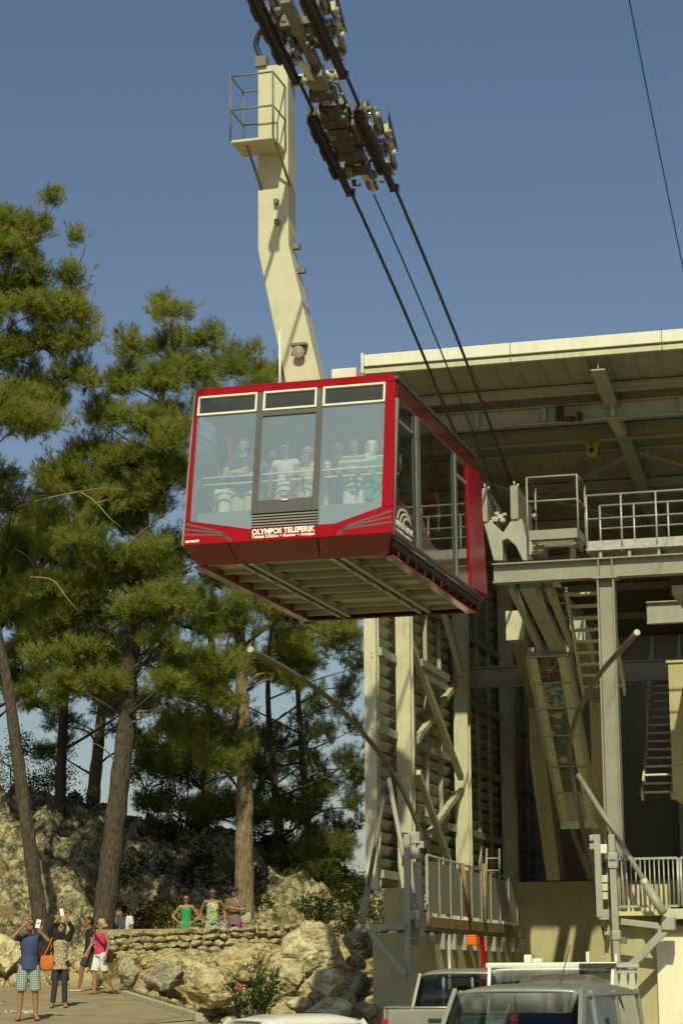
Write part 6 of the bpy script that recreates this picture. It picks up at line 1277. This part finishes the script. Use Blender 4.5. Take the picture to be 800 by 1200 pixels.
def person(label, loc, rotz, H, skin='skin_tan', arms=None, legs=None, top=None, bottom=None, hair='hair_dark', hairlen=0, head_turn=0.0, head_tilt=0.0, glasses_=False, female=False, cap=None, scarf=None, shoes=None, voxel=0.011, extras=None, group='people'):
    k = H / 1.75; root = empty('person', loc, rotz, label, 'person', group); root.scale = (k, k, k)
    sw_ = 0.165 if female else 0.19; hipw = 0.095
    arms = arms or {}; legs = legs or {}
    sh = {s: Vector((s * sw_, 0.0, 1.425)) for s in (-1, 1)}
    el = {s: Vector(arms.get(('e', s), (s * (sw_ + 0.05), 0.02, 1.13))) for s in (-1, 1)}
    wr = {s: Vector(arms.get(('w', s), (s * (sw_ + 0.06), -0.06, 0.88))) for s in (-1, 1)}
    hd = {s: (Vector(arms[('h', s)]) if ('h', s) in arms else (wr[s] - el[s]).normalized()) for s in (-1, 1)}
    kn = {s: Vector(legs.get(('k', s), (s * 0.10, -0.015, 0.50))) for s in (-1, 1)}
    an = {s: Vector(legs.get(('a', s), (s * 0.105, 0.03, 0.085))) for s in (-1, 1)}
    hp_ = {s: Vector((s * hipw, 0, 0.92)) for s in (-1, 1)}
    f = Flesh()
    bw = 0.135 if female else 0.15
    f.ell(((0, 0.0, 1.33), (bw, 0.095, 0.12)), ((0, 0.005, 1.12), (0.115 if female else 0.135, 0.085, 0.08)))
    f.ell(((0, 0.005, 1.12), (0.115 if female else 0.135, 0.085, 0.08)), ((0, 0.005, 0.95), (0.15, 0.10, 0.09)))
    f.ell((sh[-1], 0.052), (sh[1], 0.052), ((0, 0.0, 1.38), (0.1, 0.08, 0.07)))
    f.cap((0, 0.01, 1.43), 0.055, (0, -0.005, 1.55), 0.05)
    Rh = Matrix.Rotation(head_turn, 3, 'Z') @ Matrix.Rotation(head_tilt, 3, 'X'); hc = Vector((0, -0.015, 1.635))
    def hv(x, y, z): return hc + Rh @ Vector((x, y, z))
    f.ell((hv(0, 0.012, 0.03), 0.088), (hv(0, -0.012, -0.01), 0.078), (hv(0, -0.045, -0.075), 0.04))
    f.ell((hv(0, -0.098, 0.01), 0.012), (hv(0, -0.112, -0.02), 0.016))
    for s in (-1, 1): f.ell((hv(s * 0.085, 0.01, -0.005), (0.012, 0.022, 0.032)))
    f.ell((hv(0, -0.088, -0.052), (0.026, 0.012, 0.01)))
    for s in (-1, 1):
        f.cap(sh[s], 0.05, el[s], 0.038); f.cap(el[s], 0.039, wr[s], 0.027)
        d, a, b = basis(hd[s], Vector((0, 1, 0.2))); w0 = wr[s]; pc = w0 + d * 0.055
        f.hull([w0 + sp * 0.024 for sp in SPH] + [w0 + d * 0.095 + a * t + sp * 0.014 for sp in SPH for t in (-0.032, 0.032)])
        for j in range(4):
            o = (-0.033 + 0.022 * j); ln = (0.062, 0.074, 0.07, 0.052)[j]; k0 = w0 + d * 0.095 + a * o; k1 = k0 + (d * 0.9 - b * 0.3).normalized() * ln * 0.55; k2 = k1 + (d * 0.6 - b * 0.8).normalized() * ln * 0.5
            f.cap(k0, 0.0105, k1, 0.010); f.cap(k1, 0.010, k2, 0.0085)
        t0 = w0 + d * 0.03 - a * 0.028 * s; t1 = t0 + (d * 0.6 - a * 0.8 * s).normalized() * 0.045; f.cap(t0, 0.014, t1, 0.0115); f.cap(t1, 0.0115, t1 + d * 0.03, 0.0095)
        f.cap(hp_[s], 0.088, kn[s], 0.057)
        calf = kn[s].lerp(an[s], 0.35) + Vector((0, 0.02, 0)); f.cap(kn[s], 0.054, calf, 0.055); f.cap(calf, 0.055, an[s], 0.036)
        ft = Vector((s * 0.03, -0.17, -0.05)); f.ell((an[s] + Vector((0, 0.03, -0.045)), (0.036, 0.04, 0.035)), (an[s] + ft, (0.042, 0.045, 0.026)), (an[s], 0.035))
    body = f.build('body', skin, root, voxel, 3)
    for s in (-1, 1):
        MB().lathe(hv(s * 0.033, -0.083, 0.018), Rh @ Vector((0, -1, 0)), [(0, 0.014), (0.006, 0.010), (0.010, 0.0)], 8).build('eye', 'glasses', body)
    v2 = max(voxel, 0.014)
    if glasses_:
        g = MB()
        for s in (-1, 1): g.box(-0.028, 0.028, -0.004, 0.004, -0.02, 0.02)
        gm = MB(); P = [hv(x, -0.100 - 0.02 * (1 - abs(x) / 0.07) * 0.4, z) for x, z in ((-0.072, 0.035), (0.072, 0.035), (0.066, -0.006), (0.012, 0.002), (-0.012, 0.002), (-0.066, -0.006))]
        gm.prism(P, Rh @ Vector((0, 0.03, 0))); gm.build('sunglasses', 'glasses', root)
    if hair:
        h = Flesh(); h.ell((hv(0, 0.025, 0.048), (0.094, 0.092, 0.082)), (hv(0, 0.045, 0.0), (0.088, 0.072, 0.08)))
        if hairlen: h.ell((hv(0, 0.06, 0.0), (0.085, 0.055, 0.08)), (hv(0, 0.085, -0.12 * hairlen), (0.08 * (0.5 + 0.4 * hairlen), 0.035, 0.06)))
        h.build('hair', hair, root, v2, 2)
    if cap:
        h = Flesh(); h.ell((hv(0, 0.012, 0.062), (0.098, 0.1, 0.072))); h.ell((hv(0, -0.09, 0.052), (0.075, 0.07, 0.012))); h.build('cap', cap, root, v2, 2)
    if scarf:
        h = Flesh(); h.ell((hv(0, 0.03, 0.045), (0.104, 0.098, 0.092)), (hv(0, 0.05, -0.03), (0.10, 0.075, 0.09)))
        if scarf[1] == 'full':
            for s in (-1, 1): h.ell((hv(s * 0.085, -0.005, 0.02), (0.028, 0.05, 0.07)), (hv(s * 0.06, -0.02, -0.1), (0.045, 0.05, 0.05)))
            h.ell((hv(0, -0.03, -0.125), (0.075, 0.06, 0.04)), ((0, 0.0, 1.42), (0.16, 0.105, 0.06)))
        else: h.ell((hv(0, 0.09, -0.02), (0.06, 0.045, 0.06)), (hv(0.06, 0.14, -0.06), (0.035, 0.05, 0.03)))
        h.build('headscarf', scarf[0], root, v2, 2)
    if top:
        mt, slv, hem = top[0], top[1], top[2]; c = Flesh(); g = 0.014
        hw_ = top[3] if len(top) > 3 else 0.165
        c.ell(((0, 0.0, 1.33), (bw + g + 0.01, 0.11, 0.11)), ((0, 0.005, 1.12), (0.145, 0.105, 0.08)))
        c.hull([Vector((0, 0.005, 1.12)) + Vector((q.x * 0.145, q.y * 0.105, q.z * 0.06)) for q in SPH] + [Vector((math.cos(t) * hw_, 0.005 + math.sin(t) * 0.145, hem)) for t in np.linspace(0, 6.2, 18)])
        if slv >= 0: c.ell((sh[-1], 0.06), (sh[1], 0.06), ((0, 0.0, 1.36), (0.12, 0.095, 0.07)))
        else:
            for s in (-1, 1): c.ell(((s * 0.085, 0.0, 1.45), (0.028, 0.06, 0.02)), ((s * 0.09, 0, 1.35), (0.05, 0.098, 0.05)))
        if slv > 0:
            for s in (-1, 1):
                if slv <= 1: c.sleeve(sh[s], 0.064, sh[s].lerp(el[s], slv), 0.062)
                else: c.sleeve(sh[s], 0.064, el[s], 0.05); c.cap(el[s], 0.05, el[s].lerp(wr[s], 0.2), 0.046); c.sleeve(el[s], 0.05, el[s].lerp(wr[s], min(0.98, slv - 1)), 0.038)
        c.build('shirt' if slv >= 0 else 'tank_top', mt, root, v2, 3)
    if bottom:
        mt, kind, ln = bottom; c = Flesh()
        if kind == 'skirt': c.rings(((0, 0.005, 1.03), 0.15, 0.11), ((0, 0.005, 0.92), 0.185, 0.135)); c.rings(((0, 0.005, 0.92), 0.185, 0.135), ((0, 0, ln), 0.21, 0.16))
        else:
            c.rings(((0, 0.005, 1.02), 0.152, 0.112), ((0, 0.005, 0.88), 0.18, 0.13))
            for s in (-1, 1):
                wide = 0.018 if kind == 'shorts' else 0.012
                if ln <= 1: c.sleeve(hp_[s] + Vector((0, 0, -0.02)), 0.1, hp_[s].lerp(kn[s], ln), 0.062 + wide + 0.02)
                else:
                    c.cap(hp_[s] + Vector((0, 0, -0.02)), 0.098, kn[s], 0.066); c.sleeve(kn[s], 0.066, kn[s].lerp(an[s], ln - 1), 0.052 + wide * 0.5)
        c.build(kind if kind != 'pants' else 'trousers', mt, root, v2, 2)
    if shoes:
        for s in (-1, 1):
            c = Flesh(); a = an[s]; ft = Vector((s * 0.03, -0.17, -0.05)); c.ell((a + Vector((0, 0.03, -0.05)), (0.042, 0.048, 0.032)), (a + ft + Vector((0, 0, -0.006)), (0.048, 0.05, 0.025))); c.build('shoe', shoes, root, v2, 2)
    root['_s'] = k; del root['_s']
    return root, dict(sh=sh, el=el, wr=wr, hd=hd)
def bag(name, root, parent_pts, mat, size, strap_mat=None):
    pass
def gpos(u, v, Y, zfun=base_z):
    p = at(u, v, Y); return Vector((p.x, p.y, zfun(p.x, p.y) + 0.012))
# three visitors on the path, phones raised
g = gpos(33, 1190, 40.0)
r1, j1 = person('man in blue t-shirt and checked shorts photographing with a raised phone', g, 0.15, 1.80, 'skin_tan', {('e', -1): (-0.29, -0.20, 1.43), ('w', -1): (-0.12, -0.25, 1.62), ('h', -1): (0.75, -0.1, 0.6), ('e', 1): (0.32, -0.18, 1.38), ('w', 1): (0.17, -0.26, 1.53), ('h', 1): (-0.25, -0.1, 1)},
    {('k', -1): (-0.13, -0.02, 0.50), ('a', -1): (-0.155, 0.02, 0.085), ('k', 1): (0.12, -0.02, 0.50), ('a', 1): (0.14, 0.03, 0.085)}, ('cloth_navy', 0.55, 0.87, 0.185), ('check_cloth', 'shorts', 0.98), glasses_=True, head_tilt=-0.25, shoes='sandal_red', voxel=0.0115, group='visitors on the paved path')
ph = MB().box(-0.04, 0.04, -0.005, 0.005, -0.075, 0.075).build('phone', 'phone_white', None, 0.006); ph.matrix_world = r1.matrix_basis @ Matrix.Translation((0.14, -0.30, 1.66)) @ Matrix.Rotation(0.2, 4, 'Y'); tag(ph, 'pale phone held up by the man in the blue t-shirt', 'phone', 'raised phones')
g = gpos(70, 1174, 44.0)
r2, j2 = person('woman in black headscarf and printed tunic holding a white phone overhead', g, 0.1, 1.66, 'skin_tan', {('e', -1): (-0.24, -0.10, 1.60), ('w', -1): (-0.08, -0.20, 1.80), ('h', -1): (0.3, -0.1, 1), ('e', 1): (0.25, -0.10, 1.60), ('w', 1): (0.13, -0.20, 1.82), ('h', 1): (-0.3, -0.1, 1)},
    {('k', -1): (-0.10, -0.02, 0.50), ('a', -1): (-0.14, 0.02, 0.085)}, ('print_beige', 0, 0.78, 0.19), ('cloth_charcoal', 'pants', 1.95), hair=None, scarf=('cloth_black', 'full'), female=True, head_tilt=-0.35, shoes='shoe_tan', voxel=0.0115, group='visitors on the paved path')
c = Flesh()
for s in (-1, 1): c.sleeve(j2['sh'][s], 0.07, j2['el'][s], 0.055); c.cap(j2['el'][s], 0.054, j2['el'][s].lerp(j2['wr'][s], 0.3), 0.048); c.sleeve(j2['el'][s], 0.054, j2['el'][s].lerp(j2['wr'][s], 0.75), 0.042)
c.ell((j2['sh'][-1], 0.07), (j2['sh'][1], 0.07), ((0, 0.01, 1.36), (0.13, 0.1, 0.05))); c.build('sleeves', 'cloth_black', r2, 0.012, 2)
c = Flesh(); c.rings(((0, 0.06, 0.85), 0.17, 0.07), ((0, 0.08, 0.55), 0.2, 0.08)); c.build('skirt', 'cloth_black', r2, 0.012, 2)
ph = MB().box(-0.038, 0.038, -0.005, 0.005, -0.075, 0.075).build('phone', 'phone_white', None, 0.006); ph.matrix_world = r2.matrix_basis @ Matrix.Translation((0.02, -0.26, 1.95)) @ Matrix.Rotation(-0.2, 4, 'Y'); tag(ph, 'white phone held overhead by the woman in black headscarf', 'phone', 'raised phones')
def handbag(label, root, pos, size, mat, strap):
    o = empty('handbag', root.matrix_basis @ Vector(pos), root.rotation_euler.z, label, 'bag', 'bags carried by visitors')
    w, d, h = size; c = Flesh(); c.ell(((-w * 0.4, 0, 0.0), (0.05, d, h * 0.5)), ((w * 0.4, 0, 0.0), (0.05, d, h * 0.5)), ((0, 0, -h * 0.35), (w * 0.5, d, h * 0.2))); c.build('bag_body', mat, o, 0.012, 2)
    pts = [Vector(p) - Vector(pos) for p in strap]; MB().tube(smooth_curve(pts, 6), 0.016, 6).build('strap', mat, o); return o
handbag('orange shoulder bag hanging beside the woman with the printed tunic', r2, (-0.27, -0.05, 0.92), (0.24, 0.05, 0.30), 'bag_orange', [(-0.36, -0.05, 1.0), (-0.24, -0.10, 1.25), (-0.15, -0.03, 1.50), (-0.15, 0.06, 1.45), (-0.20, 0.08, 1.2), (-0.20, -0.02, 1.0)])
g = gpos(117, 1163, 49.0)
r3, j3 = person('woman in pink tank top and white shorts walking past the boulder', g, -0.75, 1.64, 'skin_tan', {('e', -1): (-0.24, -0.06, 1.16), ('w', -1): (-0.25, -0.22, 0.95), ('e', 1): (0.24, 0.05, 1.15), ('w', 1): (0.24, -0.03, 0.90)},
    {('k', -1): (-0.09, -0.10, 0.50), ('a', -1): (-0.09, -0.08, 0.085), ('k', 1): (0.10, 0.06, 0.50), ('a', 1): (0.11, 0.28, 0.13)}, ('cloth_pink', -1, 0.93, 0.165), ('cloth_white', 'shorts', 0.92), hair='hair_brown', scarf=('print_scarf', 'tied'), female=True, head_turn=-0.5, glasses_=True, shoes='shoe_tan', voxel=0.0115, group='visitors on the paved path')
handbag('black shoulder bag on the hip of the woman in pink', r3, (0.25, 0.06, 0.88), (0.2, 0.05, 0.26), 'cloth_black', [(0.25, 0.05, 1.0), (0.15, -0.11, 1.2), (-0.05, -0.12, 1.38), (-0.11, 0.02, 1.5), (0.0, 0.12, 1.3), (0.22, 0.09, 1.0)])
g = gpos(104, 1158, 50.2)
person('person in dark clothes walking half hidden behind the woman in pink', g, -1.3, 1.66, 'skin_brown', {('e', -1): (-0.22, 0.08, 1.14), ('w', -1): (-0.22, 0.0, 0.9)}, {('k', -1): (-0.09, -0.16, 0.52), ('a', -1): (-0.09, -0.22, 0.085), ('k', 1): (0.09, 0.05, 0.50), ('a', 1): (0.1, 0.30, 0.16)}, ('cloth_black', 0.5, 0.85), ('cloth_charcoal', 'shorts', 0.8), hairlen=0, shoes='cloth_white', voxel=0.015, group='visitors on the paved path')
# on the terrace behind the wall
TZ = 2.46
def tp(u, Y): p = at(u, 1100, Y); return Vector((p.x, Y, TZ))
person('person in white shirt seen from behind, standing behind the left end of the stone wall', tp(146, 57.2) - Vector((0, 0, 0.35)), 2.7, 1.74, 'skin_brown', {}, {}, ('cloth_white', 0.6, 0.85), ('cloth_charcoal', 'pants', 1.9), hair='hair_dark', voxel=0.015, group='people on the terrace')
person('woman in green tank top with hands on her hips behind the stone wall', tp(218, 56.9), 0.0, 1.64, 'skin_tan', {('e', -1): (-0.38, 0.03, 1.16), ('w', -1): (-0.19, -0.06, 1.00), ('h', -1): (0.9, -0.2, -0.4), ('e', 1): (0.36, 0.03, 1.16), ('w', 1): (0.19, -0.06, 1.00), ('h', 1): (-0.9, -0.2, -0.4)}, {}, ('cloth_green', -1, 0.82, 0.19), ('cloth_green', 'skirt', 0.6), female=True, glasses_=True, hairlen=0, voxel=0.014, group='people on the terrace')
person('tall person in a colourful printed tank top, middle of the three on the terrace', tp(249, 57.1), 0.1, 1.80, 'skin_brown', {('e', -1): (-0.30, 0.06, 1.16), ('w', -1): (-0.26, -0.06, 0.98), ('e', 1): (0.40, 0.05, 1.15), ('w', 1): (0.20, -0.05, 1.0), ('h', 1): (-0.9, -0.2, -0.4)}, {}, ('print_colour', -1, 0.88, 0.175), ('print_colour', 'shorts', 0.7), glasses_=True, voxel=0.014, group='people on the terrace')
r8, j8 = person('man in taupe t-shirt and dark cap with one arm bent, right of the terrace group', tp(275, 57.0), -0.35, 1.82, 'skin_tan', {('e', 1): (0.27, -0.08, 1.20), ('w', 1): (0.05, -0.24, 1.24), ('h', 1): (-1, -0.1, 0.15), ('e', -1): (-0.26, 0.02, 1.13)}, {}, ('cloth_taupe', 0.75, 0.84, 0.2), ('cloth_purple', 'shorts', 0.9), cap='cap_navy', glasses_=True, voxel=0.014, group='people on the terrace')
handbag('pale olive bag slung on the man in the dark cap', r8, (0.28, 0.06, 1.0), (0.26, 0.07, 0.30), 'bag_olive', [(0.30, 0.0, 1.14), (0.17, -0.12, 1.32), (0.05, -0.08, 1.46), (-0.08, 0.03, 1.5), (0.1, 0.13, 1.3), (0.28, 0.10, 1.12)])
# passengers in the cabin
def cp(x, y): return CARM @ Vector((x, y, -0.02))
RZ = -0.27
up_rail = {('e', -1): (-0.24, -0.14, 1.18), ('w', -1): (-0.16, -0.33, 1.12), ('e', 1): (0.24, -0.14, 1.18), ('w', 1): (0.16, -0.33, 1.12)}
crossed = {('e', -1): (-0.27, -0.12, 1.17), ('w', -1): (0.02, -0.22, 1.22), ('h', -1): (1, 0, 0.15), ('e', 1): (0.27, -0.12, 1.16), ('w', 1): (-0.04, -0.24, 1.17), ('h', 1): (-1, 0, 0.1)}
CAB = [
 ('bald man in navy shirt with crossed arms at the left cabin window', -0.93, -2.42, 1.80, 'skin_fair', crossed, ('cloth_navy', 0.5, 0.9), ('cloth_cream', 'shorts', 0.9), dict(hair=None)),
 ('child in a white top low beside the bald man in the cabin', -1.24, -2.40, 1.22, 'skin_tan', {}, ('cloth_white', 0.5, 0.85), ('cloth_grey', 'shorts', 0.8), dict(hair='hair_brown')),
 ('woman in sunglasses and white top leaning on the rail behind the cabin door', -0.26, -2.42, 1.68, 'skin_tan', up_rail, ('cloth_white', 0.3, 0.9), ('cloth_cream', 'pants', 1.8), dict(hair='hair_brown', hairlen=0.8, glasses_=True, female=True, head_turn=0.4)),
 ('person in pale shirt in the middle behind the cabin door', -0.02, -2.02, 1.72, 'skin_fair', {}, ('cloth_cream', 0.5, 0.9), ('cloth_grey', 'pants', 1.8), dict(hair='hair_brown')),
 ('person in white striped shirt at the right of the cabin door', 0.24, -2.40, 1.62, 'skin_tan', up_rail, ('stripe_cream', 0.5, 0.9), ('cloth_cream', 'shorts', 0.9), dict(hair='hair_brown', hairlen=0.6, female=True)),
 ('dark-haired person at the left of the right cabin window', 0.56, -2.36, 1.66, 'skin_brown', up_rail, ('cloth_charcoal', 0.5, 0.9), ('cloth_charcoal', 'pants', 1.8), dict(hair='hair_dark')),
 ('woman in broad striped top in the middle of the right cabin window', 0.82, -2.42, 1.66, 'skin_tan', up_rail, ('stripe_white', 0.5, 0.88), ('cloth_white', 'shorts', 0.9), dict(hair='hair_brown', hairlen=1.0, female=True)),
 ('woman in green top with a white headscarf in the right cabin window', 1.07, -2.40, 1.62, 'skin_fair', up_rail, ('cloth_green', 1.8, 0.75), ('cloth_teal', 'pants', 1.9), dict(hair=None, scarf=('cloth_white', 'full'), female=True, head_turn=-0.6)),
 ('person in white top with pale hair at the right end of the right cabin window', 1.30, -2.34, 1.66, 'skin_fair', up_rail, ('cloth_white', 0.6, 0.85), ('cloth_white', 'shorts', 0.9), dict(hair='hair_brown')),
 ('dark figure in the second row on the left of the cabin', -0.6, -1.5, 1.75, 'skin_tan', {}, ('cloth_charcoal', 0.6, 0.85), ('cloth_charcoal', 'pants', 1.9), dict()),
 ('figure in teal in the second row on the right of the cabin', 0.95, -1.55, 1.72, 'skin_tan', {}, ('cloth_teal', 0.6, 0.85), ('cloth_charcoal', 'pants', 1.9), dict()),
 ('figure in cream shirt standing by the side door inside the cabin', 1.15, -0.75, 1.70, 'skin_tan', {}, ('cloth_cream', 0.6, 0.85), ('cloth_grey', 'pants', 1.9), dict()),
 ('figure in pink top standing near the rear side window inside the cabin', 1.2, 0.55, 1.66, 'skin_fair', {}, ('cloth_pink', 0.6, 0.85), ('cloth_grey', 'pants', 1.9), dict(hair='hair_brown', hairlen=0.8)),
 ('person in olive shirt between the bald man and the cabin door', -0.56, -2.1, 1.66, 'skin_brown', {}, ('cloth_taupe', 0.6, 0.9), ('cloth_grey', 'pants', 1.8), dict(hair='hair_dark')),
 ('teenager in white top low behind the cabin door rail', 0.08, -2.46, 1.50, 'skin_tan', up_rail, ('cloth_cream', 0.4, 0.9), ('cloth_grey', 'shorts', 0.9), dict(hair='hair_dark', hairlen=0.6, head_turn=0.5)),
 ('person in grey shirt just right of the dark cabin door frame', 0.46, -2.05, 1.74, 'skin_tan', {}, ('cloth_grey', 0.6, 0.9), ('cloth_grey', 'pants', 1.8), dict(hair='hair_brown')),
]
for lb, x, y, H, sk, ar, tp_, bt_, kw in CAB: person(lb, cp(x, y), RZ, H, sk, ar, {}, tp_, bt_, shoes='cloth_charcoal', voxel=0.020, group='passengers in the cabin', **kw)
# fuse the lumps into finished skins
bpy.context.view_layer.update(); dg = bpy.context.evaluated_depsgraph_get()
done = [(o, bpy.data.meshes.new_from_object(o.evaluated_get(dg))) for o in PENDING]
for o, me in done:
    old = o.data; o.modifiers.clear(); o.data = me; me.name = o.name.split('.')[0]
    me.polygons.foreach_set('use_smooth', [True] * len(me.polygons)); bpy.data.meshes.remove(old)
